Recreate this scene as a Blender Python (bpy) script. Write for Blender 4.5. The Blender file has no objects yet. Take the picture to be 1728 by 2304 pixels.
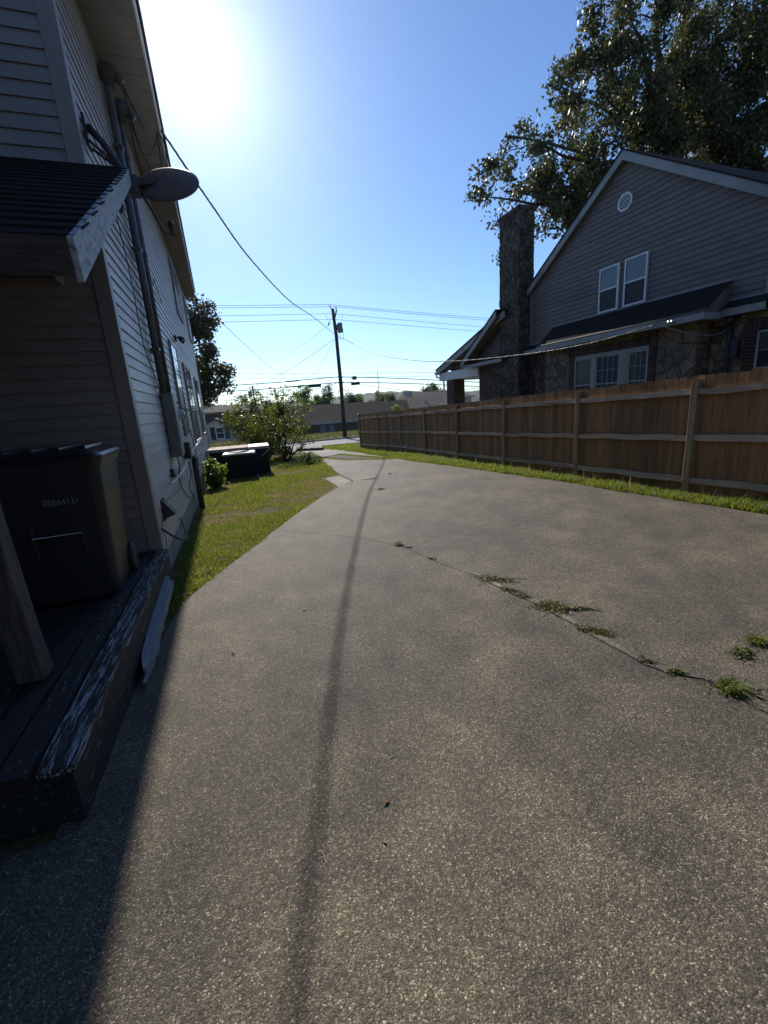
import bpy, bmesh, math, random
import numpy as np
from mathutils import Vector, Matrix

SC = bpy.context.scene
COL = SC.collection
rnd = random.Random(7)
nprng = np.random.default_rng(11)
R = math.radians

# ------------------------------------------------------------------ camera
# the eye is the origin; the ground lies about 1.6 m below it
cam_d = bpy.data.cameras.new('camera')
cam = bpy.data.objects.new('camera', cam_d)
COL.objects.link(cam)
cam_d.sensor_fit = 'VERTICAL'
cam_d.sensor_height = 36.0
cam_d.sensor_width = 27.0
cam_d.lens = 976.0 / 2304.0 * 36.0
cam_d.clip_start = 0.05
cam_d.clip_end = 6000.0
cam.matrix_world = Matrix(((0.947, 0.138, -0.290, 0), (-0.314, 0.208, -0.926, 0), (-0.068, 0.968, 0.241, 0), (0, 0, 0, 1)))
_q = cam.matrix_world.to_quaternion()
cam.matrix_world = _q.to_matrix().to_4x4()
SC.camera = cam

# ------------------------------------------------------------------ sky and sun
SUN_EL, SUN_AZ = R(32.8), R(0.35)
world = bpy.data.worlds.new('World')
SC.world = world
world.use_nodes = True
wn = world.node_tree
wn.nodes.clear()
wo = wn.nodes.new('ShaderNodeOutputWorld')
wb = wn.nodes.new('ShaderNodeBackground')
sky = wn.nodes.new('ShaderNodeTexSky')
sky.sky_type = 'NISHITA'
sky.sun_disc = False
sky.sun_elevation = SUN_EL
sky.sun_rotation = SUN_AZ
sky.altitude = 200
sky.air_density = 1.0
sky.dust_density = 0.25
sky.ozone_density = 3.0
wb.inputs['Strength'].default_value = 0.108
tint = wn.nodes.new('ShaderNodeMix')      # the camera's cool white balance
tint.data_type = 'RGBA'
tint.blend_type = 'MULTIPLY'
tint.inputs[0].default_value = 1.0
tint.inputs[7].default_value = (0.80, 0.95, 1.14, 1)
wn.links.new(sky.outputs['Color'], tint.inputs[6])
wn.links.new(tint.outputs[2], wb.inputs['Color'])
wn.links.new(wb.outputs['Background'], wo.inputs['Surface'])

sun_d = bpy.data.lights.new('sun', 'SUN')
sun_d.energy = 5.0
sun_d.angle = R(0.53)
sun_d.color = (1.0, 0.94, 0.86)
sun = bpy.data.objects.new('sun', sun_d)
COL.objects.link(sun)
sun.location = (0, 20, 30)
_sd = Vector((math.sin(SUN_AZ) * math.cos(SUN_EL), math.cos(SUN_AZ) * math.cos(SUN_EL), math.sin(SUN_EL)))
sun.rotation_euler = (-_sd).to_track_quat('-Z', 'Y').to_euler()

SC.view_settings.view_transform = 'Standard'
SC.view_settings.look = 'None'
SC.view_settings.exposure = 0.3
SC.view_settings.gamma = 1.0
SC.view_settings.use_curve_mapping = False
SC.cycles.max_bounces = 6
SC.cycles.transparent_max_bounces = 12


# ------------------------------------------------------------------ materials
MATS = {}


def _ng(name):
    m = bpy.data.materials.new(name)
    m.use_nodes = True
    nt = m.node_tree
    return m, nt, nt.nodes['Principled BSDF'], nt.nodes['Material Output']


def _coords(nt, stretch=(1, 1, 1), rand=True):
    tc = nt.nodes.new('ShaderNodeTexCoord')
    mp = nt.nodes.new('ShaderNodeMapping')
    mp.inputs['Scale'].default_value = stretch
    if rand:
        oi = nt.nodes.new('ShaderNodeObjectInfo')
        ml = nt.nodes.new('ShaderNodeVectorMath')
        ml.operation = 'SCALE'
        ml.inputs[0].default_value = (37.0, 61.0, 83.0)
        nt.links.new(oi.outputs['Random'], ml.inputs['Scale'])
        ad = nt.nodes.new('ShaderNodeVectorMath')
        ad.operation = 'ADD'
        nt.links.new(tc.outputs['Object'], ad.inputs[0])
        nt.links.new(ml.outputs[0], ad.inputs[1])
        nt.links.new(ad.outputs[0], mp.inputs['Vector'])
    else:
        nt.links.new(tc.outputs['Object'], mp.inputs['Vector'])
    return mp.outputs['Vector']


def _noise(nt, vec, scale, detail=5, rough=0.6):
    n = nt.nodes.new('ShaderNodeTexNoise')
    n.inputs['Scale'].default_value = scale
    n.inputs['Detail'].default_value = detail
    n.inputs['Roughness'].default_value = rough
    nt.links.new(vec, n.inputs['Vector'])
    return n.outputs['Fac']


def _ramp(nt, fac, stops, interp='LINEAR'):
    r = nt.nodes.new('ShaderNodeValToRGB')
    r.color_ramp.interpolation = interp
    els = r.color_ramp.elements
    while len(els) < len(stops):
        els.new(0.5)
    for e, (p, c) in zip(els, stops):
        e.position = p
        e.color = (c[0], c[1], c[2], 1) if len(c) == 3 else c
    nt.links.new(fac, r.inputs['Fac'])
    return r.outputs['Color']


def _mix(nt, fac, a, b, mode='MIX'):
    m = nt.nodes.new('ShaderNodeMix')
    m.data_type = 'RGBA'
    m.blend_type = mode
    for sock, v in ((m.inputs[0], fac), (m.inputs[6], a), (m.inputs[7], b)):
        if isinstance(v, (int, float)):
            sock.default_value = v
        elif isinstance(v, (tuple, list)):
            sock.default_value = (v[0], v[1], v[2], 1)
        else:
            nt.links.new(v, sock)
    return m.outputs[2]


def _bump(nt, h, strength, dist, b, normal=None):
    bp = nt.nodes.new('ShaderNodeBump')
    bp.inputs['Strength'].default_value = strength
    bp.inputs['Distance'].default_value = dist
    nt.links.new(h, bp.inputs['Height'])
    if normal is not None:
        nt.links.new(normal, bp.inputs['Normal'])
    nt.links.new(bp.outputs['Normal'], b.inputs['Normal'])
    return bp.outputs['Normal']


def mat(name, c1, c2=None, scale=6, rough=0.7, bump=0.0, stretch=(1, 1, 1), metal=0.0, var=0.0, c3=None, spec=0.4, lo=0.35, hi=0.65, bdist=0.01, rand=True):
    if name in MATS:
        return MATS[name]
    m, nt, b, o = _ng(name)
    b.inputs['Roughness'].default_value = rough
    b.inputs['Metallic'].default_value = metal
    b.inputs['Specular IOR Level'].default_value = spec
    if c2 is None:
        c2 = tuple(x * 0.8 for x in c1)
    v = _coords(nt, stretch, rand)
    n = _noise(nt, v, scale)
    col = _ramp(nt, n, [(lo, c1), (hi, c2)])
    if c3 is not None:
        n3 = _noise(nt, v, scale * 0.23, 4)
        col = _mix(nt, _ramp(nt, n3, [(0.52, (0, 0, 0)), (0.66, (1, 1, 1))]), col, c3)
    if var > 0:
        oi = nt.nodes.new('ShaderNodeObjectInfo')
        mr = nt.nodes.new('ShaderNodeMapRange')
        mr.inputs['To Min'].default_value = 1 - var
        mr.inputs['To Max'].default_value = 1 + var
        nt.links.new(oi.outputs['Random'], mr.inputs['Value'])
        vm = nt.nodes.new('ShaderNodeVectorMath')
        vm.operation = 'SCALE'
        nt.links.new(col, vm.inputs[0])
        nt.links.new(mr.outputs[0], vm.inputs['Scale'])
        col = vm.outputs[0]
    nt.links.new(col, b.inputs['Base Color'])
    if bump > 0:
        _bump(nt, n, bump, bdist, b)
    MATS[name] = m
    return m


def leafmat(name, cols, trans=0.35, rough=0.45, spec=0.4):
    """leaf colour picked per leaf (each leaf is its own mesh island)"""
    m, nt, b, o = _ng(name)
    g = nt.nodes.new('ShaderNodeNewGeometry')
    n = len(cols)
    col = _ramp(nt, g.outputs['Random Per Island'], [(i / max(1, n - 1), c) for i, c in enumerate(cols)])
    nt.links.new(col, b.inputs['Base Color'])
    b.inputs['Roughness'].default_value = rough
    b.inputs['Specular IOR Level'].default_value = spec
    tr = nt.nodes.new('ShaderNodeBsdfTranslucent')
    br = nt.nodes.new('ShaderNodeMix')
    br.data_type = 'RGBA'
    br.blend_type = 'MULTIPLY'
    br.inputs[0].default_value = 1.0
    nt.links.new(col, br.inputs[6])
    br.inputs[7].default_value = (1.9, 1.9, 0.9, 1)
    nt.links.new(br.outputs[2], tr.inputs['Color'])
    mx = nt.nodes.new('ShaderNodeMixShader')
    mx.inputs[0].default_value = trans
    nt.links.new(b.outputs[0], mx.inputs[1])
    nt.links.new(tr.outputs[0], mx.inputs[2])
    nt.links.new(mx.outputs[0], o.inputs['Surface'])
    MATS[name] = m
    return m


def aggregate_mat(name, dark, tan, pale, warm=1.0):
    """exposed-aggregate concrete: pebbles 6 to 10 mm, worn patches and old stains"""
    m, nt, b, o = _ng(name)
    v = _coords(nt, (1, 1, 1), rand=False)
    vo = nt.nodes.new('ShaderNodeTexVoronoi')
    vo.feature = 'F1'
    vo.inputs['Scale'].default_value = 180
    vo.inputs['Randomness'].default_value = 1.0
    nt.links.new(v, vo.inputs['Vector'])
    sep = nt.nodes.new('ShaderNodeSeparateColor')
    nt.links.new(vo.outputs['Color'], sep.inputs[0])
    mid = tuple(a * 0.55 + c * 0.45 for a, c in zip(dark, tan))
    peb = _ramp(nt, sep.outputs[0], [(0.0, tuple(x * 0.8 for x in dark)), (0.28, dark), (0.50, mid), (0.74, tan), (0.92, tuple(x * 1.3 for x in tan)), (1.0, pale)])
    edge = _ramp(nt, vo.outputs['Distance'], [(0.34, (0, 0, 0)), (0.66, (1, 1, 1))])
    col = _mix(nt, edge, peb, tuple(x * 0.80 for x in mid))
    n0 = _noise(nt, v, 48, 3, 0.7)
    col = _mix(nt, 1.0, col, _ramp(nt, n0, [(0.30, (0.72, 0.72, 0.73)), (0.70, (1.28, 1.27, 1.24))]), 'MULTIPLY')
    vo2 = nt.nodes.new('ShaderNodeTexVoronoi')
    vo2.inputs['Scale'].default_value = 70
    nt.links.new(v, vo2.inputs['Vector'])
    sep2 = nt.nodes.new('ShaderNodeSeparateColor')
    nt.links.new(vo2.outputs['Color'], sep2.inputs[0])
    big = _ramp(nt, sep2.outputs[1], [(0.94, (0, 0, 0)), (0.955, (1, 1, 1))])
    disc = _ramp(nt, vo2.outputs['Distance'], [(0.22, (1, 1, 1)), (0.30, (0, 0, 0))])
    bigmask = _mix(nt, 1.0, big, disc, 'MULTIPLY')
    bigcol = _ramp(nt, sep2.outputs[2], [(0.0, tan), (0.6, pale), (1.0, (0.05, 0.045, 0.045))])
    col = _mix(nt, bigmask, col, bigcol)
    # wear and stains
    n1 = _noise(nt, v, 0.75, 9, 0.70)
    stain = _ramp(nt, n1, [(0.28, (0.66, 0.66, 0.68)), (0.43, (0.88, 0.87, 0.87)), (0.52, (1.04, 1.02, 0.99)), (0.64, (1.36, 1.30, 1.20))])
    col = _mix(nt, 1.0, col, stain, 'MULTIPLY')
    n2 = _noise(nt, v, 3.1, 5, 0.6)
    col = _mix(nt, 1.0, col, _ramp(nt, n2, [(0.32, (0.80, 0.80, 0.81)), (0.66, (1.20, 1.18, 1.13))]), 'MULTIPLY')
    n4 = _noise(nt, v, 9.0, 6, 0.75)
    col = _mix(nt, _ramp(nt, n4, [(0.60, (0, 0, 0)), (0.72, (0.45, 0.45, 0.45))]), col, tuple(x * 0.7 for x in dark))
    n5 = _noise(nt, v, 0.42, 8, 0.78)
    col = _mix(nt, _ramp(nt, n5, [(0.60, (0, 0, 0)), (0.70, (0.22, 0.22, 0.22))]), col, tuple(x * 0.75 for x in dark))
    n3 = _noise(nt, v, 1.3, 7, 0.7)
    col = _mix(nt, _ramp(nt, n3, [(0.64, (0, 0, 0)), (0.74, (0.55, 0.55, 0.55))]), col, tuple(x * 1.2 for x in tan))
    nt.links.new(col, b.inputs['Base Color'])
    b.inputs['Roughness'].default_value = 0.8
    b.inputs['Specular IOR Level'].default_value = 0.22
    nm = _bump(nt, vo.outputs['Distance'], 0.38, -0.005, b)
    MATS[name] = m
    return m


def paint_peel(name, paint, wood, dens=0.5, stretch=(3, 3, 3), scale=7, sharp=0.05, bump=0.5):
    m, nt, b, o = _ng(name)
    v = _coords(nt, stretch)
    n = _noise(nt, v, scale, 8, 0.72)
    msk = _ramp(nt, n, [(dens - sharp, (0, 0, 0)), (dens + sharp, (1, 1, 1))])
    g = _noise(nt, v, scale * 3, 5, 0.6)
    w = _ramp(nt, g, [(0.3, tuple(x * 0.55 for x in wood)), (0.7, wood)])
    p = _ramp(nt, g, [(0.3, tuple(x * 0.8 for x in paint)), (0.7, paint)])
    nt.links.new(_mix(nt, msk, w, p), b.inputs['Base Color'])
    b.inputs['Roughness'].default_value = 0.75
    _bump(nt, n, bump, 0.006, b)
    MATS[name] = m
    return m


def glassy(name, col, rough=0.06, spec=0.6):
    m, nt, b, o = _ng(name)
    b.inputs['Base Color'].default_value = (*col, 1)
    b.inputs['Roughness'].default_value = rough
    b.inputs['Specular IOR Level'].default_value = spec
    v = _coords(nt, (1, 1, 1))
    n = _noise(nt, v, 1.6, 2)
    _bump(nt, n, 0.05, 0.02, b)
    MATS[name] = m
    return m


aggregate_mat('aggregate_concrete', (0.043, 0.038, 0.030), (0.158, 0.138, 0.104), (0.42, 0.37, 0.29))
aggregate_mat('pale_aggregate', (0.085, 0.076, 0.064), (0.215, 0.19, 0.155), (0.50, 0.45, 0.37))
mat('soil', (0.030, 0.022, 0.015), (0.055, 0.042, 0.028), 14, 0.95, 0.4)
mat('asphalt', (0.10, 0.10, 0.105), (0.15, 0.15, 0.155), 18, 0.85, 0.2)
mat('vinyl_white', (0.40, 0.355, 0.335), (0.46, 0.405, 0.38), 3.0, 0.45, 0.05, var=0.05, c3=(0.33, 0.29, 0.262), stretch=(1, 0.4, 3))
mat('vinyl_trim_shaded', (0.27, 0.235, 0.215), (0.31, 0.27, 0.245), 3.0, 0.5, 0.04)  # trim; also the front siding, darkened to stand for its deeper shade
mat('vinyl_gray', (0.185, 0.153, 0.134), (0.218, 0.180, 0.158), 5.0, 0.6, 0.05, c3=(0.160, 0.132, 0.117), var=0.07, spec=0.2, stretch=(1, 0.3, 2))
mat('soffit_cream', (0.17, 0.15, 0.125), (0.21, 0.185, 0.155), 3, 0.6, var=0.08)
mat('white_paint', (0.70, 0.70, 0.70), (0.80, 0.79, 0.78), 4, 0.45, 0.03)
mat('trim_gray_white', (0.29, 0.285, 0.27), (0.34, 0.335, 0.315), 4, 0.55, 0.03, c3=(0.23, 0.225, 0.21))
mat('shingle_dark', (0.020, 0.017, 0.017), (0.042, 0.036, 0.034), 40, 0.95, 0.5, c3=(0.032, 0.028, 0.027), spec=0.08)
mat('shingle_brown', (0.060, 0.047, 0.036), (0.11, 0.09, 0.07), 35, 0.9, 0.5)
mat('shingle_gray', (0.024, 0.020, 0.020), (0.036, 0.030, 0.029), 2, 0.95, 0.3, stretch=(0.3, 1, 6), spec=0.05)
mat('concrete_block', (0.20, 0.20, 0.18), (0.28, 0.27, 0.25), 6, 0.85, 0.3)
mat('weathered_wood', (0.050, 0.038, 0.031), (0.110, 0.084, 0.066), 9, 0.85, 0.5, stretch=(0.5, 6, 6), c3=(0.05, 0.035, 0.028))
mat('post_wood', (0.055, 0.042, 0.034), (0.12, 0.095, 0.076), 8, 0.85, 0.6, stretch=(6, 6, 0.5), c3=(0.06, 0.042, 0.034))
mat('picket_wood', (0.185, 0.096, 0.037), (0.320, 0.175, 0.073), 6, 0.8, 0.45, stretch=(7, 7, 0.45), c3=(0.180, 0.092, 0.038), var=0.32)
mat('rail_wood', (0.34, 0.255, 0.17), (0.50, 0.38, 0.265), 6, 0.8, 0.5, stretch=(7, 0.4, 7), c3=(0.20, 0.15, 0.105), var=0.12)
mat('fence_post_wood', (0.24, 0.165, 0.085), (0.40, 0.29, 0.165), 5, 0.8, 0.6, stretch=(7, 7, 0.4), c3=(0.20, 0.14, 0.075), var=0.15)
paint_peel('deck_peel', (0.24, 0.25, 0.28), (0.014, 0.012, 0.011), 0.63, (9, 1.3, 9), 5, 0.05)
paint_peel('deck_edge_peel', (0.36, 0.38, 0.42), (0.018, 0.015, 0.014), 0.56, (14, 1.0, 14), 4.5, 0.045)
paint_peel('rake_peel', (0.55, 0.56, 0.58), (0.11, 0.10, 0.10), 0.44, (3, 3, 3), 9, 0.10)
paint_peel('board_peel', (0.24, 0.25, 0.27), (0.05, 0.036, 0.030), 0.41, (20, 0.8, 20), 4, 0.05)
mat('bin_plastic', (0.016, 0.017, 0.020), (0.024, 0.025, 0.029), 3, 0.42, 0.05, spec=0.5)
mat('bin_lid', (0.012, 0.013, 0.017), (0.020, 0.021, 0.026), 3, 0.36, 0.05, spec=0.5)
mat('bin_print', (0.20, 0.20, 0.20), (0.34, 0.34, 0.34), 60, 0.6)
mat('chrome', (0.55, 0.55, 0.55), (0.6, 0.6, 0.6), 5, 0.25, metal=1.0)
mat('black_rubber', (0.012, 0.012, 0.013), (0.02, 0.02, 0.021), 6, 0.6)
mat('galvanised', (0.085, 0.085, 0.092), (0.12, 0.12, 0.128), 4, 0.40, 0.05, metal=0.2)
mat('gray_enamel', (0.17, 0.175, 0.175), (0.21, 0.215, 0.21), 4, 0.45, 0.04)
mat('pale_enamel', (0.42, 0.44, 0.47), (0.50, 0.52, 0.55), 4, 0.4, 0.04)
mat('dish_paint', (0.085, 0.056, 0.052), (0.120, 0.082, 0.074), 5, 0.55, 0.05, c3=(0.09, 0.065, 0.062))
mat('dark_metal', (0.03, 0.027, 0.030), (0.05, 0.045, 0.048), 6, 0.5)
mat('brown_plastic', (0.045, 0.035, 0.032), (0.065, 0.050, 0.044), 6, 0.6)
mat('ac_black', (0.014, 0.014, 0.015), (0.024, 0.023, 0.023), 5, 0.6, c3=(0.03, 0.024, 0.02))
mat('rust', (0.20, 0.11, 0.08), (0.33, 0.22, 0.18), 9, 0.8, 0.3, c3=(0.42, 0.34, 0.30))
mat('ac_lid', (0.50, 0.49, 0.47), (0.58, 0.57, 0.55), 4, 0.5)
mat('pole_wood', (0.040, 0.031, 0.026), (0.070, 0.055, 0.046), 5, 0.9, 0.5, stretch=(5, 5, 0.3))
mat('transformer_gray', (0.13, 0.14, 0.16), (0.17, 0.18, 0.20), 4, 0.5)
mat('cable_black', (0.012, 0.012, 0.013), (0.02, 0.02, 0.02), 5, 0.55)
mat('cable_alu', (0.22, 0.22, 0.22), (0.30, 0.30, 0.29), 30, 0.5, metal=0.3)
mat('stone', (0.140, 0.105, 0.068), (0.245, 0.185, 0.120), 7, 0.85, 0.5, c3=(0.115, 0.088, 0.064), var=0.36)
mat('chimney_stone', (0.070, 0.052, 0.037), (0.140, 0.105, 0.074), 7, 0.9, 0.5, c3=(0.052, 0.040, 0.031), var=0.42)
mat('mortar', (0.055, 0.045, 0.035), (0.085, 0.070, 0.054), 20, 0.95, 0.4)
mat('brick_red', (0.072, 0.044, 0.034), (0.108, 0.064, 0.048), 12, 0.85, 0.3, var=0.35)
mat('brick_mortar', (0.16, 0.14, 0.125), (0.21, 0.19, 0.165), 20, 0.95, 0.3)
glassy('window_glass', (0.022, 0.026, 0.032), 0.05, 0.9)
glassy('window_screen', (0.020, 0.021, 0.026), 0.45, 0.3)
glassy('window_blind', (0.050, 0.050, 0.050), 0.2, 0.22)
mat('cream_wall', (0.50, 0.445, 0.34), (0.56, 0.50, 0.385), 2, 0.8)
mat('far_brick', (0.095, 0.066, 0.052), (0.125, 0.090, 0.072), 1.5, 0.9)
mat('tan_wall', (0.33, 0.28, 0.24), (0.38, 0.33, 0.29), 1, 0.8)
mat('tan_roof', (0.10, 0.082, 0.070), (0.13, 0.107, 0.092), 1, 0.95, spec=0.05)
mat('shutter_dark', (0.03, 0.032, 0.036), (0.045, 0.047, 0.05), 3, 0.7)
mat('bark', (0.035, 0.027, 0.022), (0.075, 0.060, 0.048), 6, 0.95, 0.6, stretch=(4, 4, 0.8))
mat('dead_leaf', (0.20, 0.10, 0.055), (0.32, 0.18, 0.10), 30, 0.8, var=0.3)
mat('straw', (0.42, 0.33, 0.20), (0.52, 0.42, 0.27), 30, 0.8)
leafmat('oak_leaf', [(0.022, 0.028, 0.012), (0.044, 0.052, 0.020), (0.080, 0.084, 0.038), (0.058, 0.052, 0.026)], 0.28, 0.5, 0.4)
leafmat('oak_leaf_bright', [(0.035, 0.050, 0.012), (0.070, 0.085, 0.020), (0.11, 0.12, 0.030)], 0.40)
leafmat('far_leaf', [(0.035, 0.060, 0.025), (0.060, 0.090, 0.032), (0.085, 0.110, 0.042)], 0.35, 0.6)
leafmat('shrub_leaf', [(0.040, 0.060, 0.018), (0.075, 0.095, 0.025), (0.12, 0.14, 0.035), (0.13, 0.11, 0.035)], 0.40)
leafmat('yellow_leaf', [(0.16, 0.19, 0.03), (0.26, 0.28, 0.04), (0.22, 0.20, 0.04)], 0.40)
leafmat('fresh_leaf', [(0.06, 0.11, 0.02), (0.12, 0.18, 0.035), (0.16, 0.22, 0.05)], 0.40)
leafmat('blade_leaf', [(0.015, 0.028, 0.010), (0.03, 0.055, 0.018), (0.07, 0.11, 0.035)], 0.25, 0.7, 0.15)
leafmat('grass_blade', [(0.070, 0.100, 0.016), (0.110, 0.148, 0.024), (0.150, 0.182, 0.034), (0.20, 0.18, 0.06)], 0.48, 0.55)
leafmat('grass_dry', [(0.12, 0.115, 0.028), (0.19, 0.165, 0.048), (0.27, 0.19, 0.085), (0.22, 0.115, 0.06)], 0.35, 0.6)
leafmat('grass_far', [(0.06, 0.07, 0.022), (0.10, 0.10, 0.032), (0.14, 0.115, 0.05)], 0.3, 0.7)
leafmat('weed_leaf', [(0.045, 0.065, 0.016), (0.085, 0.105, 0.024), (0.115, 0.13, 0.035), (0.14, 0.09, 0.05)], 0.30, 0.55)
leafmat('woodland', [(0.030, 0.052, 0.030), (0.045, 0.070, 0.036), (0.06, 0.085, 0.042)], 0.2, 0.7)


def lawn_mat():
    m, nt, b, o = _ng('lawn')
    v = _coords(nt, (1, 1, 1), False)
    n = _noise(nt, v, 1.1, 6, 0.65)
    n2 = _noise(nt, v, 30, 4, 0.7)
    col = _ramp(nt, n, [(0.34, (0.060, 0.070, 0.020)), (0.48, (0.095, 0.090, 0.030)), (0.60, (0.140, 0.100, 0.048)), (0.75, (0.165, 0.092, 0.055))])
    col = _mix(nt, 1.0, col, _ramp(nt, n2, [(0.3, (0.55, 0.55, 0.55)), (0.7, (1.3, 1.3, 1.3))]), 'MULTIPLY')
    nt.links.new(col, b.inputs['Base Color'])
    b.inputs['Roughness'].default_value = 0.95
    b.inputs['Specular IOR Level'].default_value = 0.1
    _bump(nt, n2, 0.8, 0.03, b)
    MATS['lawn'] = m


lawn_mat()


# ------------------------------------------------------------------ mesh helpers
ZB = {}          # object name -> (root frame offset) so that parts can be given in the frame of their thing


def mesh_np(name, verts, faces, smooth=False):
    """fast mesh from arrays; faces is an (M,k) array"""
    verts = np.asarray(verts, dtype=np.float32)
    faces = np.asarray(faces, dtype=np.int32)
    me = bpy.data.meshes.new(name)
    k = faces.shape[1]
    me.vertices.add(len(verts))
    me.vertices.foreach_set('co', verts.ravel())
    me.loops.add(faces.size)
    me.loops.foreach_set('vertex_index', faces.ravel())
    me.polygons.add(len(faces))
    me.polygons.foreach_set('loop_start', np.arange(0, faces.size, k, dtype=np.int32))
    try:
        me.polygons.foreach_set('loop_total', np.full(len(faces), k, dtype=np.int32))
    except Exception:
        pass
    me.update(calc_edges=True)
    if smooth:
        me.polygons.foreach_set('use_smooth', np.ones(len(faces), dtype=bool))
    return me


def link(name, data, material=None, parent=None):
    o = bpy.data.objects.new(name, data)
    COL.objects.link(o)
    if parent is not None:
        o.parent = parent
    if material is not None and hasattr(data, 'materials') and len(data.materials) == 0:
        data.materials.append(MATS[material])
    return o


def tag(o, label=None, cat=None, group=None, kind=None):
    if label: o['label'] = label
    if cat: o['category'] = cat
    if group: o['group'] = group
    if kind: o['kind'] = kind
    return o


def thing(name, label, cat, loc=(0, 0, 0), rotz=0.0, group=None):
    o = bpy.data.objects.new(name, None)
    o.empty_display_size = 0.2
    COL.objects.link(o)
    o.location = loc
    o.rotation_euler = (0, 0, rotz)
    tag(o, label, cat, group)
    ZB[o.name] = Vector((0, 0, loc[2]))
    return o


class MB:
    def __init__(self):
        self.v = []
        self.f = []

    def quad(self, a, b, c, d):
        i = len(self.v)
        self.v += [tuple(a), tuple(b), tuple(c), tuple(d)]
        self.f.append((i, i + 1, i + 2, i + 3))
        return self

    def poly(self, pts):
        i = len(self.v)
        self.v += [tuple(p) for p in pts]
        self.f.append(tuple(range(i, i + len(pts))))
        return self

    def box(self, x0, x1, y0, y1, z0, z1):
        i = len(self.v)
        self.v += [(x0, y0, z0), (x1, y0, z0), (x1, y1, z0), (x0, y1, z0), (x0, y0, z1), (x1, y0, z1), (x1, y1, z1), (x0, y1, z1)]
        self.f += [tuple(i + k for k in q) for q in ((3, 2, 1, 0), (4, 5, 6, 7), (0, 1, 5, 4), (1, 2, 6, 5), (2, 3, 7, 6), (3, 0, 4, 7))]
        return self

    def hexa(self, p):
        """eight corners, bottom four then top four"""
        i = len(self.v)
        self.v += [tuple(q) for q in p]
        self.f += [tuple(i + k for k in q) for q in ((3, 2, 1, 0), (4, 5, 6, 7), (0, 1, 5, 4), (1, 2, 6, 5), (2, 3, 7, 6), (3, 0, 4, 7))]
        return self

    def prism(self, base, vec):
        """base polygon swept by vec"""
        n = len(base)
        i = len(self.v)
        b = [Vector(p) for p in base]
        t = [p + Vector(vec) for p in b]
        self.v += [tuple(p) for p in b] + [tuple(p) for p in t]
        self.f.append(tuple(i + k for k in reversed(range(n))))
        self.f.append(tuple(i + n + k for k in range(n)))
        for k in range(n):
            k2 = (k + 1) % n
            self.f.append((i + k, i + k2, i + n + k2, i + n + k))
        return self

    def tube(self, pts, rad, n=8, caps=True):
        pts = [Vector(p) for p in pts]
        if not isinstance(rad, (list, tuple)):
            rad = [rad] * len(pts)
        base = len(self.v)
        prev = None
        for k, p in enumerate(pts):
            if k == 0: d = pts[1] - pts[0]
            elif k == len(pts) - 1: d = pts[-1] - pts[-2]
            else: d = pts[k + 1] - pts[k - 1]
            d.normalize()
            if prev is None:
                ref = Vector((0, 0, 1)) if abs(d.z) < 0.9 else Vector((1, 0, 0))
                u = d.cross(ref).normalized()
            else:
                u = (prev - d * prev.dot(d)).normalized()
            prev = u
            w = d.cross(u)
            for a in range(n):
                t = 2 * math.pi * a / n
                self.v.append(tuple(p + (u * math.cos(t) + w * math.sin(t)) * rad[k]))
        for k in range(len(pts) - 1):
            for a in range(n):
                a2 = (a + 1) % n
                self.f.append((base + k * n + a, base + k * n + a2, base + (k + 1) * n + a2, base + (k + 1) * n + a))
        if caps:
            self.f.append(tuple(base + a for a in reversed(range(n))))
            e = base + (len(pts) - 1) * n
            self.f.append(tuple(e + a for a in range(n)))
        return self

    def lathe(self, prof, c=(0, 0, 0), n=20):
        base = len(self.v)
        for r, z in prof:
            for a in range(n):
                t = 2 * math.pi * a / n
                self.v.append((c[0] + r * math.cos(t), c[1] + r * math.sin(t), c[2] + z))
        for k in range(len(prof) - 1):
            for a in range(n):
                a2 = (a + 1) % n
                self.f.append((base + k * n + a, base + k * n + a2, base + (k + 1) * n + a2, base + (k + 1) * n + a))
        self.f.append(tuple(base + a for a in reversed(range(n))))
        e = base + (len(prof) - 1) * n
        self.f.append(tuple(e + a for a in range(n)))
        return self

    def loft(self, rings):
        n = len(rings[0])
        base = len(self.v)
        for r in rings:
            self.v += [tuple(p) for p in r]
        for k in range(len(rings) - 1):
            for a in range(n):
                a2 = (a + 1) % n
                self.f.append((base + k * n + a, base + k * n + a2, base + (k + 1) * n + a2, base + (k + 1) * n + a))
        self.f.append(tuple(base + a for a in reversed(range(n))))
        e = base + (len(rings) - 1) * n
        self.f.append(tuple(e + a for a in range(n)))
        return self

    def xform(self, m):
        self.v = [tuple(m @ Vector(p)) for p in self.v]
        return self

    def build(self, name, material, parent=None, smooth=False, bevel=0.0, fix=True):
        off = Vector((0, 0, 0))
        if parent is not None and parent.name in ZB:
            off = ZB[parent.name]
        me = bpy.data.meshes.new(name)
        me.from_pydata([tuple(Vector(p) - off) for p in self.v], [], self.f)
        if fix:
            bm = bmesh.new()
            bm.from_mesh(me)
            bmesh.ops.recalc_face_normals(bm, faces=bm.faces)
            if bevel > 0:
                bmesh.ops.bevel(bm, geom=bm.edges[:], offset=bevel, segments=1, affect='EDGES', clamp_overlap=True)
            bm.to_mesh(me)
            bm.free()
        if smooth:
            me.polygons.foreach_set('use_smooth', [True] * len(me.polygons))
        o = link(name, me, material, parent)
        ZB[o.name] = off
        return o


def rrect(cx, cy, z, w, d, r, n=5):
    """rounded rectangle ring, counter-clockwise"""
    pts = []
    for sx, sy, a0 in ((1, -1, -90), (1, 1, 0), (-1, 1, 90), (-1, -1, 180)):
        for k in range(n):
            a = R(a0 + 90 * k / (n - 1))
            pts.append((cx + sx * (w / 2 - r) + r * math.cos(a), cy + sy * (d / 2 - r) + r * math.sin(a), z))
    return pts


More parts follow.
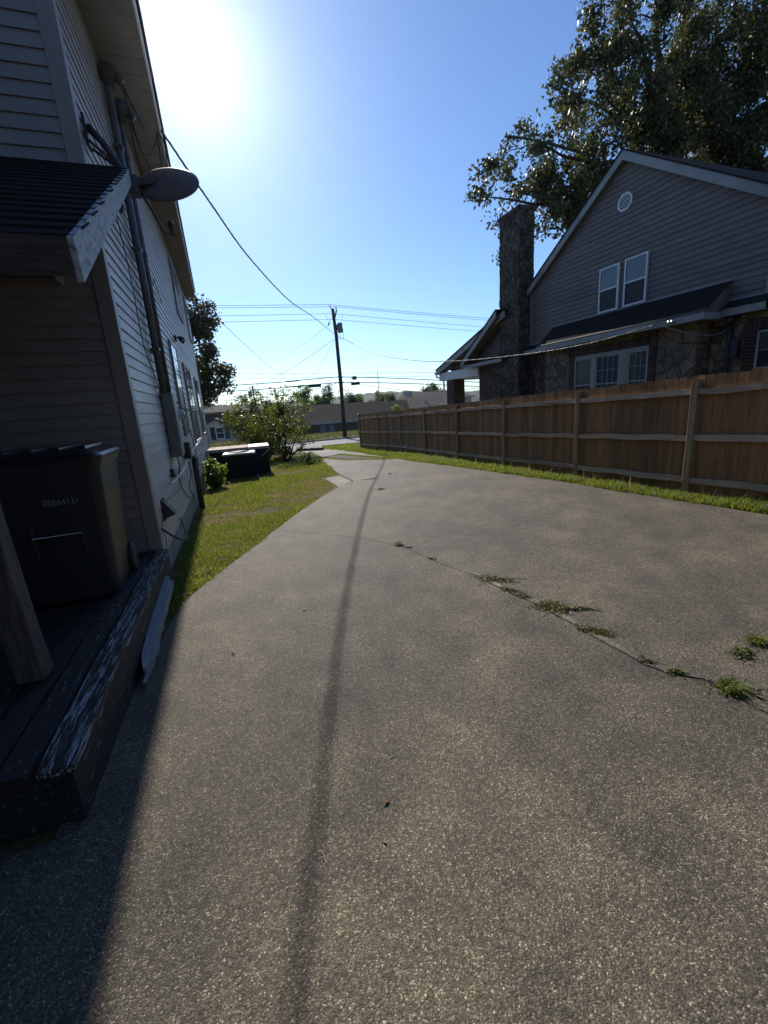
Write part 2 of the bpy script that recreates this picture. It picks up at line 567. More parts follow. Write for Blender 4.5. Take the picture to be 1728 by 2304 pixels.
def spline(pts, n=24):
    """Catmull-Rom through points"""
    P = [Vector(p) for p in pts]
    P = [P[0] * 2 - P[1]] + P + [P[-1] * 2 - P[-2]]
    out = []
    segs = len(P) - 3
    for s in range(segs):
        p0, p1, p2, p3 = P[s:s + 4]
        for k in range(n):
            t = k / n
            out.append(0.5 * ((2 * p1) + (p2 - p0) * t + (2 * p0 - 5 * p1 + 4 * p2 - p3) * t * t + (3 * p1 - p0 - 3 * p2 + p3) * t ** 3))
    out.append(P[-2])
    return out


def gh(y):
    """height of the ground at distance y down the drive"""
    if y < 30: return -1.56 - 0.029 * y
    if y < 36: return -2.43
    if y < 46: return -2.43 - (y - 36) * 0.012
    if y < 74: return -2.55 - (y - 46) * 0.072
    return -4.57


# ================================================================== SETTING
def build_ground():
    ys = [-80, -20, 0, 6, 12, 18, 24, 30, 36, 46, 60, 74, 100, 160, 300, 700, 3500]
    xs = [-3000, -600, -200, -80, -30, -8, 0, 8, 30, 80, 200, 600, 3000]
    V = [(x, y, gh(y)) for y in ys for x in xs]
    n = len(xs)
    F = [(j * n + i, j * n + i + 1, (j + 1) * n + i + 1, (j + 1) * n + i) for j in range(len(ys) - 1) for i in range(n - 1)]
    tag(link('ground', mesh_np('ground', V, F), 'lawn'), kind='structure')
    # bare soil under the slabs, seen in the cracks
    mb = MB()
    mb.poly([(x, y, gh(y) + 0.004) for x, y in ((-3.4, -2.9), (6.0, -2.9), (6.0, 8.2), (5.5, 13), (5.1, 20), (4.4, 25), (2.5, 25), (3.3, 22), (2.9, 17), (2.5, 10.6), (0.35, 6.5), (-0.7, 4.1), (-0.9, 1.75), (-3.4, 1.65))])
    tag(mb.build('soil_bed', 'soil'), kind='structure')


build_ground()

CRACK = [(0.31, 6.53), (1.13, 5.6), (1.38, 5.26), (1.56, 4.91), (1.70, 4.56), (1.79, 3.99), (1.94, 3.44), (1.96, 3.11), (2.02, 2.79), (2.06, 2.58), (2.05, 2.30), (2.05, 2.13), (2.06, 1.95), (2.07, 1.70), (2.13, 1.57), (2.22, 1.47), (2.24, 1.29), (2.24, 1.16), (2.27, 0.4), (2.3, -3.0)]


def jag(pts, step=0.09, amp=0.010, seed=3):
    r = random.Random(seed)
    out = []
    for (x0, y0), (x1, y1) in zip(pts[:-1], pts[1:]):
        n = max(1, int(math.hypot(x1 - x0, y1 - y0) / step))
        for k in range(n):
            t = k / n
            out.append((x0 + (x1 - x0) * t + r.uniform(-amp, amp), y0 + (y1 - y0) * t + r.uniform(-amp, amp)))
    out.append(pts[-1])
    return out


CRJ = jag(CRACK)
J1 = jag([(1.46, 8.98), (2.64, 8.92), (4.2, 8.94), (5.48, 8.41), (5.95, 8.25)], 0.15, 0.006, 5)
J2 = jag([(2.56, 10.63), (3.11, 10.65), (5.37, 10.18), (5.78, 10.1)], 0.15, 0.006, 6)


def slab(pts, material, name='slab', parent=None, dz=0.015):
    mb = MB()
    mb.prism([(x, y, gh(y) + dz) for x, y in pts], (0, 0, -0.08))
    o = mb.build(name, material, parent)
    return o


drive = bpy.data.objects.new('driveway', None)
COL.objects.link(drive)
tag(drive, kind='structure')
g = 0.0035
slab([(x - g, y - g * 0.3) for x, y in reversed(CRJ)] + [(-0.06, 5.72), (-0.2, 5.39), (-0.46, 4.83), (-0.722, 4.16), (-0.80, 3.4), (-0.84, 2.85), (-0.93, 1.74), (-3.5, 1.70), (-3.5, -3.0)], 'aggregate_concrete', 'slab', drive)
BR = jag([(1.70, 4.56), (2.18, 4.86), (2.62, 4.94), (3.22, 5.02), (3.9, 4.98), (4.9, 5.3), (6.045, 5.7)], 0.10, 0.012, 8)
_k = next(i_ for i_, q in enumerate(CRJ) if q[1] < 4.57)
h_ = 0.0022
slab([(x + g, y + g * 0.3) for x, y in CRJ[_k:]] + [(6.05, -3.0), (6.04, 3.46), (6.045, 5.69)] + [(x, y - h_) for x, y in reversed(BR[1:-1])], 'aggregate_concrete', 'slab', drive)
slab([(x + g, y + g * 0.3) for x, y in CRJ[:_k]] + [(x, y + h_) for x, y in BR[1:-1]] + [(6.046, 5.71), (6.05, 6.1), (5.96, 8.2)] + [(x, y - g) for x, y in reversed(J1)] + [(1.03, 8.12), (0.68, 7.4)], 'aggregate_concrete', 'slab', drive)
# pale crumbled paste along the near run of the crack
_r = random.Random(12)
_a = [q for q in CRJ if 0.2 < q[1] < 3.6]
strip_ = [(x + 0.010, y) for x, y in _a] + [(x + 0.030 + _r.uniform(0.0, 0.05), y + _r.uniform(-0.02, 0.02)) for x, y in reversed(_a)]
slab(strip_, 'pale_aggregate', 'crumbled_edge', drive, 0.0185)
slab([(x, y + g) for x, y in J1] + [(5.8, 10.05)] + [(x, y - g) for x, y in reversed(J2)] + [(2.0, 9.95)], 'aggregate_concrete', 'slab', drive)
slab([(x, y + g) for x, y in J2] + [(5.62, 12.5), (5.5, 13.3), (5.40, 15.1), (5.0, 15.25), (3.85, 16.6), (3.28, 18.7), (2.95, 16.92), (2.72, 13.78), (2.60, 12.3), (2.60, 10.8)], 'aggregate_concrete', 'slab', drive)
slab([(5.37, 15.75), (5.24, 17.5), (5.19, 20.3), (4.95, 22.2), (4.76, 23.27), (4.42, 25.07), (4.9, 28.2), (1.4, 28.2), (1.9, 25.2), (2.86, 23.6), (3.40, 22.5), (3.36, 19.35), (4.28, 20.1), (4.95, 17.0)], 'pale_aggregate', 'slab', drive)
slab([(2.05, 9.98), (2.54, 10.70), (2.55, 12.2), (2.07, 11.9)], 'pale_aggregate', 'slab', drive, 0.012)

mb = MB()
mb.quad((-60, 28.3, gh(28.3) + 0.006), (80, 28.3, gh(28.3) + 0.006), (80, 33.6, gh(33.6) + 0.01), (-60, 33.6, gh(33.6) + 0.01))
tag(mb.build('road', 'asphalt'), kind='structure')
mb = MB()
mb.box(-60, 80, 33.62, 33.78, -2.6, -2.31)
tag(mb.build('kerb', 'concrete_block'), kind='structure')


# ================================================================== LEFT HOUSE
LH_ROT = 0.01703
LH = thing('vinyl_house', 'two-storey house with pale vinyl lap siding, left edge of the picture', 'house', (-0.95, 4.85, -1.70), LH_ROT)
EAVE_Z = 4.20
HL = 13.2


def eave_x(y):      # local overhang of the eave beyond the wall
    return 0.57 - (0.57 - 0.33) * y / HL


MB().box(-7.0, -0.004, 0.004, HL, -1.35, EAVE_Z).build('wall', 'vinyl_trim_shaded', LH)
MB().box(-6.96, -0.03, 0.03, HL - 0.03, -2.35, -1.36).build('foundation', 'concrete_block', LH)
# gable above the front wall
MB().prism([(-7.0, 0.004, EAVE_Z), (-0.004, 0.004, EAVE_Z), (-3.5, 0.004, EAVE_Z + 2.0)], (0, 0.2, 0)).build('gable_wall', 'vinyl_trim_shaded', LH)
CO = 0.114
nco = int((EAVE_Z + 1.40) / CO)
for k in range(nco + 1):
    z0 = -1.40 + k * CO
    z1 = min(z0 + CO, EAVE_Z - 0.002)
    if z1 - z0 < 0.02: continue
    cuts = [0.10, rnd.choice((1.3, 2.9, 3.3, 4.0)) + rnd.uniform(-0.2, 0.2), rnd.choice((6.4, 7.2, 8.8)) + rnd.uniform(-0.2, 0.2), HL - 0.08]
    for q in range(3):
        e = 0.0016 if q % 2 == k % 2 else 0.0
        dz = rnd.uniform(-0.0012, 0.0012)
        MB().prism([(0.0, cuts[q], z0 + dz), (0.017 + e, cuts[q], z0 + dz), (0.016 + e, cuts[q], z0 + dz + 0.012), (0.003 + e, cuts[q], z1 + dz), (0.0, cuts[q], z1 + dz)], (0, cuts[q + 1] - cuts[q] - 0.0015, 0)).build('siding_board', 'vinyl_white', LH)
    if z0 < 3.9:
        MB().prism([(-0.10, 0.0, z0), (-0.10, -0.017, z0), (-0.10, -0.016, z0 + 0.012), (-0.10, -0.003, z1), (-0.10, 0.0, z1)], (-6.8, 0, 0)).build('siding_board', 'vinyl_trim_shaded', LH)  # same vinyl as the long wall, with the shade put into its colour
# corner boards: an L round the corner
MB().prism([(-0.105, 0.0, -1.30), (-0.105, -0.024, -1.30), (0.024, -0.024, -1.30), (0.024, 0.105, -1.30), (0.0, 0.105, -1.30), (0.0, 0.0, -1.30)], (0, 0, 5.45)).build('corner_board', 'vinyl_trim_shaded', LH, bevel=0.004)
MB().prism([(0.0, HL - 0.09, -1.38), (0.024, HL - 0.09, -1.38), (0.024, HL + 0.02, -1.38), (0.0, HL + 0.02, -1.38)], (0, 0, 5.55)).build('corner_board', 'vinyl_trim_shaded', LH)
# soffit panels across the overhang
k = -0.4
while k < HL + 0.2:
    a, b2 = k + 0.004, k + 0.296
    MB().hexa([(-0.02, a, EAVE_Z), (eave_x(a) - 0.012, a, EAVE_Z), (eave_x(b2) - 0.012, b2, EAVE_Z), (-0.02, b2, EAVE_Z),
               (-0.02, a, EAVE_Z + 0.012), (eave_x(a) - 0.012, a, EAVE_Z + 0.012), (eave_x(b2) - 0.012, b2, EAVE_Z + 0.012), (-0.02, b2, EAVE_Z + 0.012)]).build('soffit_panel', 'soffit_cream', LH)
    k += 0.30
ya, yb = -0.5, HL + 0.25
MB().hexa([(eave_x(ya) - 0.01, ya, EAVE_Z - 0.03), (eave_x(ya) + 0.012, ya, EAVE_Z - 0.03), (eave_x(yb) + 0.012, yb, EAVE_Z - 0.03), (eave_x(yb) - 0.01, yb, EAVE_Z - 0.03),
           (eave_x(ya) - 0.01, ya, EAVE_Z + 0.13), (eave_x(ya) + 0.012, ya, EAVE_Z + 0.13), (eave_x(yb) + 0.012, yb, EAVE_Z + 0.13), (eave_x(yb) - 0.01, yb, EAVE_Z + 0.13)]).build('fascia', 'white_paint', LH)
MB().hexa([(-0.02, yb - 0.02, EAVE_Z - 0.02), (eave_x(yb) - 0.012, yb - 0.02, EAVE_Z - 0.02), (eave_x(yb) - 0.012, yb, EAVE_Z - 0.02), (-0.02, yb, EAVE_Z - 0.02),
           (-0.02, yb - 0.02, EAVE_Z + 0.10), (eave_x(yb) - 0.012, yb - 0.02, EAVE_Z + 0.10), (eave_x(yb) - 0.012, yb, EAVE_Z + 0.10), (-0.02, yb, EAVE_Z + 0.10)]).build('eave_return', 'soffit_cream', LH)
rz = EAVE_Z + 0.14
rh = rz + 2.35
rf = MB()
rf.hexa([(-3.5, ya, rh), (eave_x(ya) + 0.045, ya, rz), (eave_x(yb) + 0.045, yb, rz), (-3.5, yb, rh),
         (-3.5, ya, rh + 0.05), (eave_x(ya) + 0.045, ya, rz + 0.04), (eave_x(yb) + 0.045, yb, rz + 0.04), (-3.5, yb, rh + 0.05)])
rf.hexa([(-7.5, ya, rz), (-3.5, ya, rh), (-3.5, yb, rh), (-7.5, yb, rz), (-7.5, ya, rz + 0.04), (-3.5, ya, rh + 0.05), (-3.5, yb, rh + 0.05), (-7.5, yb, rz + 0.04)])
rf.build('roof', 'shingle_dark', LH)


def side_window(y0, y1, z0, z1, split=0.5, mull=1, low='window_screen'):
    w = 0.055
    fr = MB()
    fr.box(0.0, 0.055, y0, y0 + w, z0, z1)
    fr.box(0.0, 0.055, y1 - w, y1, z0, z1)
    fr.box(0.0, 0.052, y0 + w, y1 - w, z1 - w, z1)
    fr.box(0.0, 0.062, y0 - 0.01, y1 + 0.01, z0 - 0.035, z0)
    zm = z0 + (z1 - z0) * split
    fr.box(0.0, 0.050, y0 + w, y1 - w, zm - 0.022, zm + 0.022)
    for i in range(1, mull):
        ym = y0 + (y1 - y0) * i / mull
        fr.box(0.0, 0.053, ym - 0.035, ym + 0.035, z0, zm - 0.022)
        fr.box(0.0, 0.053, ym - 0.035, ym + 0.035, zm + 0.022, z1 - w)
    o = fr.build('window', 'vinyl_trim_shaded', LH)
    gl = MB()
    gl.box(0.0, 0.046, y0 + w, y1 - w, zm + 0.022, z1 - w)
    gl.build('pane', 'window_glass', o)
    gl = MB()
    gl.box(0.0, 0.042, y0 + w, y1 - w, z0, zm - 0.022)
    gl.build('pane', low, o)
    m2 = MB()
    nb = 2 * mull
    for i in range(1, nb):
        ym = y0 + w + (y1 - y0 - 2 * w) * i / nb
        m2.box(0.046, 0.049, ym - 0.008, ym + 0.008, zm + 0.022, z1 - w)
    for i in range(1, 3):
        zz = zm + (z1 - zm) * i / 3
        m2.box(0.0461, 0.0486, y0 + w, y1 - w, zz - 0.008, zz + 0.008)
    m2.build('muntin', 'trim_gray_white', o)


side_window(4.35, 5.30, -0.30, 1.40)
side_window(6.65, 8.35, -0.55, 1.25, 0.45, 2)
side_window(10.1, 11.3, -0.50, 1.20, 0.45)
side_window(7.9, 9.3, 2.60, 3.85, 0.5, 2)
side_window(11.5, 12.7, 2.55, 3.80)
# rusty vent cover strip low on the corner
MB().box(-0.11, 0.03, -0.03, 0.0, -1.33, -1.303).build('starter_strip', 'trim_gray_white', LH)

# porch roof, a lean-to on the front wall
PR = 0.35
PZ0, PZ1, PY = 2.16, 0.80, -2.42
npc = 17
sl = (PZ1 - PZ0) / PY
for k in range(npc):
    t0, t1 = k / npc, (k + 1) / npc
    y0, y1 = PY * (1 - t0), PY * (1 - t1)
    z0, z1 = PZ1 + (PZ0 - PZ1) * t0, PZ1 + (PZ0 - PZ1) * t1
    e = rnd.uniform(-0.006, 0.010)
    MB().hexa([(-6.5, y0 - 0.02, z0 - 0.006), (PR + e, y0 - 0.02, z0 - 0.006), (PR + e, y1, z1 - 0.004), (-6.5, y1, z1 - 0.004),
               (-6.5, y0 - 0.02, z0 + 0.0035), (PR + e, y0 - 0.02, z0 + 0.0035), (PR + e, y1, z1 + 0.001), (-6.5, y1, z1 + 0.001)]).build('shingle_course', 'shingle_dark', LH)
nx = -3.4
MB().hexa([(-6.5, PY, PZ1 - 0.07), (PR - 0.03, PY, PZ1 - 0.07), (PR - 0.03, -0.02, PZ0 - 0.07), (-6.5, -0.02, PZ0 - 0.07),
           (-6.5, PY, PZ1 - 0.016), (PR - 0.03, PY, PZ1 - 0.016), (PR - 0.03, -0.02, PZ0 - 0.016), (-6.5, -0.02, PZ0 - 0.016)]).build('porch_sheathing', 'weathered_wood', LH)
# the peeling rake board, cut at its foot
rk = MB()
rk.hexa([(PR - 0.026, PY - 0.03, PZ1 - 0.19), (PR + 0.0, PY - 0.03, PZ1 - 0.19), (PR + 0.0, -0.04, PZ0 - 0.15), (PR - 0.026, -0.04, PZ0 - 0.15),
         (PR - 0.026, PY - 0.06, PZ1 - 0.02), (PR + 0.0, PY - 0.06, PZ1 - 0.02), (PR + 0.0, -0.04, PZ0 - 0.017), (PR - 0.026, -0.04, PZ0 - 0.017)])
tag(rk.build('rake_board', 'rake_peel', LH), 'white rake board of the porch roof with peeling paint')
MB().box(-6.5, PR - 0.028, PY - 0.055, PY - 0.028, PZ1 - 0.165, PZ1 - 0.015).build('porch_fascia', 'weathered_wood', LH)
MB().box(-6.5, PR - 0.12, PY + 0.02, PY + 0.14, PZ1 - 0.163, PZ1 - 0.075).build('porch_beam', 'weathered_wood', LH)

# unseen wall block added on the left to keep light out of the porch
MB().box(-7.0, -2.6, -6.5, -0.03, -1.7, 4.2).build('light_blocking_wall', 'vinyl_trim_shaded', LH)
# leaning post at the front of the porch
pm = MB()
rings = []
for i, (z, w) in enumerate(((-1.295, 0.132), (-1.05, 0.130), (-0.6, 0.124), (0.0, 0.122), (0.60, 0.122))):
    j = (rnd.uniform(-0.004, 0.004), rnd.uniform(-0.004, 0.004))
    rings.append(rrect(-0.315 + j[0] - 0.01 * i, -2.26 + j[1], z, w, w, 0.012, 3))
pm.loft(rings)
pm.build('porch_post', 'post_wood', LH)

# porch deck
DK = thing('porch_deck', 'rotten wooden porch deck with flaking white paint under the bin', 'deck', (-0.95, 4.85, -1.65), LH_ROT)
x = 0.085
i = 0
while x > -3.0:
    w = 0.138
    y0 = -3.08 + (rnd.uniform(-0.03, 0.05) if i else 0.02)
    cut = []
    nseg = 10
    pl = MB()
    xs0, xs1 = x - w, x
    top, bot = [], []
    sag = rnd.uniform(-0.006, 0.004)
    ringsp = []
    for s in range(nseg + 1):
        yy = y0 + (-0.03 - y0) * s / nseg
        e0, e1 = (rnd.uniform(0, 0.010), rnd.uniform(0, 0.014)) if i < 3 else (rnd.uniform(0, 0.004), rnd.uniform(0, 0.004))
        zt = -1.305 + sag + (rnd.uniform(-0.006, 0.002) if i < 3 else 0)
        ringsp.append([(xs0 + e0, yy, zt - 0.035), (xs1 - e1, yy, zt - 0.035), (xs1 - e1, yy, zt), (xs0 + e0, yy, zt)])
    pl.loft(ringsp)
    pl.build('plank', 'deck_edge_peel' if i == 0 else 'deck_peel', DK)
    x -= 0.144
    i += 1
rm = MB()
rings = []
for s in range(16):
    yy = -3.05 + 3.02 * s / 15
    e = rnd.uniform(0, 0.006)
    rings.append([(0.030, yy, -1.70), (0.070 - e, yy, -1.70), (0.070 - e * 0.5, yy, -1.345), (0.030, yy, -1.345)])
rm.loft(rings)
rm.build('rim_board', 'deck_peel', DK)
MB().box(-3.0, 0.028, -3.03, -2.985, -1.70, -1.345).build('front_board', 'deck_peel', DK)
MB().box(-0.10, 0.02, -0.20, -0.05, -1.80, -1.345).build('pier_block', 'concrete_block', DK)

# the broken trim board lying against the deck
bb = thing('broken_board', 'broken white-painted board with a splintered end leaning on the deck edge', 'board', (-0.83, 4.28, -1.60), 0.0)
N = 22
V = []
F = []
r2 = random.Random(4)
prof = []
for s in range(N + 1):
    t = s / N
    yy = 4.42 - 1.55 * t
    xc = -0.868 + 0.080 * t
    zc = -1.485 - 0.075 * t
    w0 = 0.040 + r2.uniform(-0.004, 0.003)
    w1 = 0.038 + r2.uniform(-0.012, 0.008)
    if t > 0.70:
        w1 *= max(0.06, 1 - (t - 0.70) * 2.6) if t < 0.98 else 0.05
    if t > 0.9: w0 *= 1 - (t - 0.9) * 6
    prof.append([(xc - w0, yy, zc - 0.012), (xc + w1, yy, zc - 0.022), (xc + w1, yy, zc + 0.010), (xc - w0, yy, zc + 0.020)])
MB().loft(prof).xform(Matrix.Translation((0.83, -4.28, 0))).build('plank', 'board_peel', bb)
prof = []
for s in range(N + 1):
    t = s / N
    yy = 4.38 - 1.62 * t
    xc = -0.824 + 0.045 * t
    zc = -1.53 - 0.06 * t
    w = 0.012 + r2.uniform(-0.005, 0.006)
    h = (0.055 + r2.uniform(-0.02, 0.012)) * (1 if t < 0.75 else max(0.08, 1 - (t - 0.75) * 3.6))
    prof.append([(xc - w, yy, zc - h), (xc + w, yy, zc - h * 1.05), (xc + w, yy, zc + h * 0.6), (xc - w, yy, zc + h * 0.7)])
MB().loft(prof).xform(Matrix.Translation((0.83, -4.28, 0))).build('edge_strip', 'board_peel', bb)

# ------------------------------------------------------------------ wheeled bin
BN = thing('wheeled_bin', 'black wheeled rubbish bin with a white serial number on the porch', 'bin', (-1.36, 3.92, -1.30), R(4))
# local: front faces -y
rings = []
for z, w, d in ((-1.275, 0.58, 0.60), (-1.20, 0.60, 0.62), (-0.85, 0.635, 0.67), (-0.45, 0.68, 0.73), (-0.28, 0.70, 0.76), (-0.245, 0.70, 0.76)):
    rings.append(rrect(0, 0, z, w, d, 0.07, 6))
body = MB().loft(rings).build('body', 'bin_plastic', BN, smooth=False)
body.data.polygons.foreach_set('use_smooth', [True] * len(body.data.polygons))
body.data.set_sharp_from_angle(angle=R(35))
rings = [rrect(0, 0, z, w, d, 0.075, 6) for z, w, d in ((-0.285, 0.735, 0.795), (-0.245, 0.74, 0.80))]
MB().loft(rings).build('rim', 'bin_plastic', BN)
rings = [rrect(0, 0.0, z, w, d, r_, 6) for z, w, d, r_ in ((-0.243, 0.76, 0.82, 0.08), (-0.215, 0.77, 0.83, 0.08), (-0.195, 0.74, 0.80, 0.08), (-0.165, 0.58, 0.66, 0.07), (-0.158, 0.48, 0.56, 0.06))]
lid = MB().loft(rings).build('lid', 'bin_lid', BN, smooth=True)
lid.data.set_sharp_from_angle(angle=R(28))
rb = MB()
for xx in (-0.24, -0.08, 0.08, 0.24):
    rb.hexa([(xx - 0.045, -0.30, -0.20), (xx + 0.045, -0.30, -0.20), (xx + 0.045, 0.30, -0.20), (xx - 0.045, 0.30, -0.20), (xx - 0.030, -0.27, -0.142), (xx + 0.030, -0.27, -0.142), (xx + 0.030, 0.27, -0.142), (xx - 0.030, 0.27, -0.142)])
rb.build('lid_rib', 'bin_lid', BN, bevel=0.004)
MB().tube([(-0.26, 0.37, -0.26), (-0.26, 0.44, -0.25), (0.26, 0.44, -0.25), (0.26, 0.37, -0.26)], 0.016, 8).build('handle', 'bin_plastic', BN)
for sx in (-1, 1):
    w = MB()
    w.lathe([(0.02, -0.03), (0.12, -0.03), (0.13, -0.015), (0.13, 0.015), (0.12, 0.03), (0.02, 0.03)], n=20)
    w.xform(Matrix.Translation((sx * 0.31, 0.30, -1.17)) @ Matrix.Rotation(R(90), 4, 'Y'))
    w.build('wheel', 'black_rubber', BN)
# recess frame and lift bar on the front
fr = MB()
fr.box(-0.155, -0.135, -0.352, -0.290, -0.92, -0.62)
fr.box(0.135, 0.155, -0.352, -0.290, -0.92, -0.62)
fr.box(-0.155, 0.155, -0.357, -0.295, -0.62, -0.60)
fr.build('lift_pocket', 'bin_plastic', BN, bevel=0.004)
MB().tube([(-0.15, -0.356, -0.755), (0.15, -0.356, -0.755)], 0.008, 8).build('lift_bar', 'chrome', BN)
fc = bpy.data.curves.new('serial_number', 'FONT')
fc.body = '00664121'
fc.size = 0.066
fc.space_character = 1.05
fc.extrude = 0.0006
fc.align_x = 'CENTER'
fo = link('serial_number', fc, None, BN)
fc.materials.append(MATS['bin_print'])
fo.location = (0.075, -0.3645, 0.765)
fo.scale = (0.78, 1, 1)
fo.rotation_euler = (R(90 - 4.6), 0, 0)
bpy.context.view_layer.update()
_me = bpy.data.meshes.new_from_object(fo.evaluated_get(bpy.context.evaluated_depsgraph_get()))
_me.materials.clear()
fo2 = link('serial_number_print', _me, 'bin_print', BN)
fo2.location, fo2.rotation_euler, fo2.scale = fo.location.copy(), fo.rotation_euler.copy(), fo.scale.copy()
bpy.data.objects.remove(fo)
fo2.name = 'serial_number'
# small embossed print on the side
pr = MB()
r5 = random.Random(9)
for row, n_ in ((0, 8), (1, 7)):
    for c in range(n_):
        z = -0.40 - row * 0.055
        y = -0.17 + c * 0.020 + row * 0.02
        xx = 0.3470 - (0.0 if row == 0 else 0.004)
        pr.box(xx - 0.004, xx + 0.0015, y, y + 0.005, z - 0.016, z + 0.016 * r5.choice((1, 0.4)))
        if r5.random() < 0.8: pr.box(xx - 0.004, xx + 0.0015, y + 0.005, y + 0.013, z - 0.016, z - 0.011)
        if r5.random() < 0.7: pr.box(xx - 0.004, xx + 0.0015, y + 0.005, y + 0.013, z + 0.002, z + 0.007)
pr.build('side_print', 'bin_print', BN)


# ------------------------------------------------------------------ fixtures on the left house wall
def wall_thing(name, label, cat, y, z, group=None):
    """a thing fixed to the long wall, its frame the wall's frame"""
    o = thing(name, label, cat, (-0.95, 4.85, z), LH_ROT, group)
    return o


def weatherhead(mb, c):
    x, y, z = c
    mb.lathe([(0.055, -0.03), (0.060, 0.03), (0.085, 0.035), (0.105, 0.07), (0.108, 0.12), (0.092, 0.165), (0.055, 0.195), (0.015, 0.205)], (x + 0.02, y, z), 18)
    mb.tube([(x + 0.04, y, z + 0.10), (x + 0.12, y, z + 0.07), (x + 0.16, y, z + 0.03)], [0.07, 0.06, 0.045], 12)


for (yy, xx, rr, zt, lb) in ((1.93, 0.075, 0.044, 3.86, 'tall grey service mast with rounded weatherhead, nearer the porch'), (2.14, 0.120, 0.032, 3.62, 'second grey service mast just behind the taller one')):
    t = wall_thing('service_mast', lb, 'conduit', yy, 0.36, 'electrical service masts')
    MB().tube([(xx, yy, 0.36), (xx, yy, 2.0), (xx, yy, zt)], rr, 14).build('pipe', 'galvanised', t, smooth=True)
    hd = MB()
    weatherhead(hd, (xx, yy, zt))
    hd.build('weatherhead', 'dark_metal', t, smooth=True)
    for zz in (0.9, 2.1, 3.2):
        MB().box(0.018, xx + rr + 0.006, yy - rr - 0.02, yy + rr + 0.02, zz, zz + 0.03).build('strap', 'galvanised', t)

t = wall_thing('meter_panel', 'tall grey electric panel box with a round glass meter behind it', 'meter box', 2.1, -0.53)
MB().box(0.018, 0.165, 1.95, 2.33, -0.53, 0.36).build('panel_box', 'gray_enamel', t, bevel=0.006)
MB().box(0.164, 0.172, 1.97, 2.31, -0.50, 0.33).build('panel_door', 'gray_enamel', t, bevel=0.003)
MB().box(0.018, 0.11, 2.42, 2.80, 0.02, 0.42).build('meter_socket', 'pale_enamel', t, bevel=0.006)
MB().box(0.018, 0.10, 2.42, 2.78, -0.50, -0.10).build('lower_box', 'pale_enamel', t, bevel=0.006)
w = MB()
w.lathe([(0.085, 0), (0.090, 0.02), (0.080, 0.03), (0.078, 0.09), (0.070, 0.11), (0.02, 0.115)], n=20)
w.xform(Matrix.Translation((0.11, 2.61, 0.06)) @ Matrix.Rotation(R(90), 4, 'Y'))
w.build('meter', 'pale_enamel', t, smooth=True)
w = MB()
w.lathe([(0.060, 0), (0.058, 0.025), (0.05, 0.03)], n=18)
w.xform(Matrix.Translation((0.20, 2.61, 0.045)) @ Matrix.Rotation(R(90), 4, 'Y'))
mat('meter_amber', (0.35, 0.20, 0.05), (0.30, 0.18, 0.06), 5, 0.2)
w.build('dial', 'meter_amber', t, smooth=True)

t = wall_thing('junction_box', 'dark green telephone box low on the wall with loose wires', 'utility box', 3.7, -0.70)
mat('dark_green', (0.03, 0.034, 0.024), (0.045, 0.048, 0.034), 5, 0.6)
MB().box(0.018, 0.13, 3.55, 3.80, -0.70, -0.42).build('box', 'dark_green', t, bevel=0.008)
MB().box(0.128, 0.136, 3.565, 3.785, -0.685, -0.435).build('cover', 'dark_green', t, bevel=0.003)
t = wall_thing('standpipe', 'rusty brown pipe rising from the ground along the wall', 'pipe', 4.6, -1.85)
MB().tube([(0.09, 4.62, -1.85), (0.09, 4.62, -1.2), (0.088, 4.64, -0.82)], 0.055, 10).build('pipe', 'brown_plastic', t, smooth=True)
MB().tube([(0.09, 4.50, -0.80), (0.09, 4.86, -0.78)], 0.045, 10).build('elbow', 'dark_metal', t, smooth=True)

t = wall_thing('outlet_box', 'small brown weatherproof outlet on the siding below the panel', 'outlet', 1.64, -0.77)
MB().box(0.018, 0.06, 1.58, 1.70, -0.71, -0.66).build('cover', 'brown_plastic', t, bevel=0.004)
MB().box(0.018, 0.065, 1.59, 1.70, -0.77, -0.72).build('cover', 'brown_plastic', t, bevel=0.004)

t = wall_thing('dryer_vent', 'brown louvred dryer vent hood low near the corner board', 'vent', 0.52, -1.08)
w = MB()
w.hexa([(0.018, 0.44, -1.09), (0.14, 0.45, -1.05), (0.14, 0.61, -1.05), (0.018, 0.62, -1.09), (0.018, 0.44, -0.90), (0.035, 0.45, -0.885), (0.035, 0.61, -0.885), (0.018, 0.62, -0.90)])
w.build('hood', 'brown_plastic', t, bevel=0.003)
MB().box(0.016, 0.024, 0.42, 0.64, -1.11, -0.87).build('flange', 'brown_plastic', t)

t = wall_thing('wall_light', 'round beige light fitting under the porch rake', 'light', 1.05, 2.22)
w = MB()
w.lathe([(0.075, 0), (0.075, 0.06), (0.06, 0.085)], n=18)
w.xform(Matrix.Translation((0.016, 1.05, 2.30)) @ Matrix.Rotation(R(90), 4, 'Y'))
w.build('base', 'soffit_cream', t, smooth=True)
w = MB()
w.lathe([(0.03, 0), (0.035, 0.05), (0.03, 0.08)], n=14)
w.xform(Matrix.Translation((0.07, 1.05, 2.20)) @ Matrix.Rotation(R(20), 4, 'Y'))
w.build('socket', 'brown_plastic', t, smooth=True)

t = wall_thing('floodlight', 'small black twin floodlight above the first window', 'light', 5.9, 1.55)
for dy in (-0.12, 0.14):
    w = MB()
    w.lathe([(0.03, 0), (0.05, 0.05), (0.055, 0.10)], n=12)
    w.xform(Matrix.Translation((0.10, 5.9 + dy, 1.66)) @ Matrix.Rotation(R(120), 4, 'Y'))
    w.build('lamp_head', 'dark_metal', t, smooth=True)
MB().box(0.017, 0.05, 5.85, 5.98, 1.60, 1.72).build('base', 'dark_metal', t, bevel=0.004)
MB().tube([(0.045, 5.86, 1.66), (0.11, 5.78, 1.68)], 0.012, 6).build('arm', 'dark_metal', t)

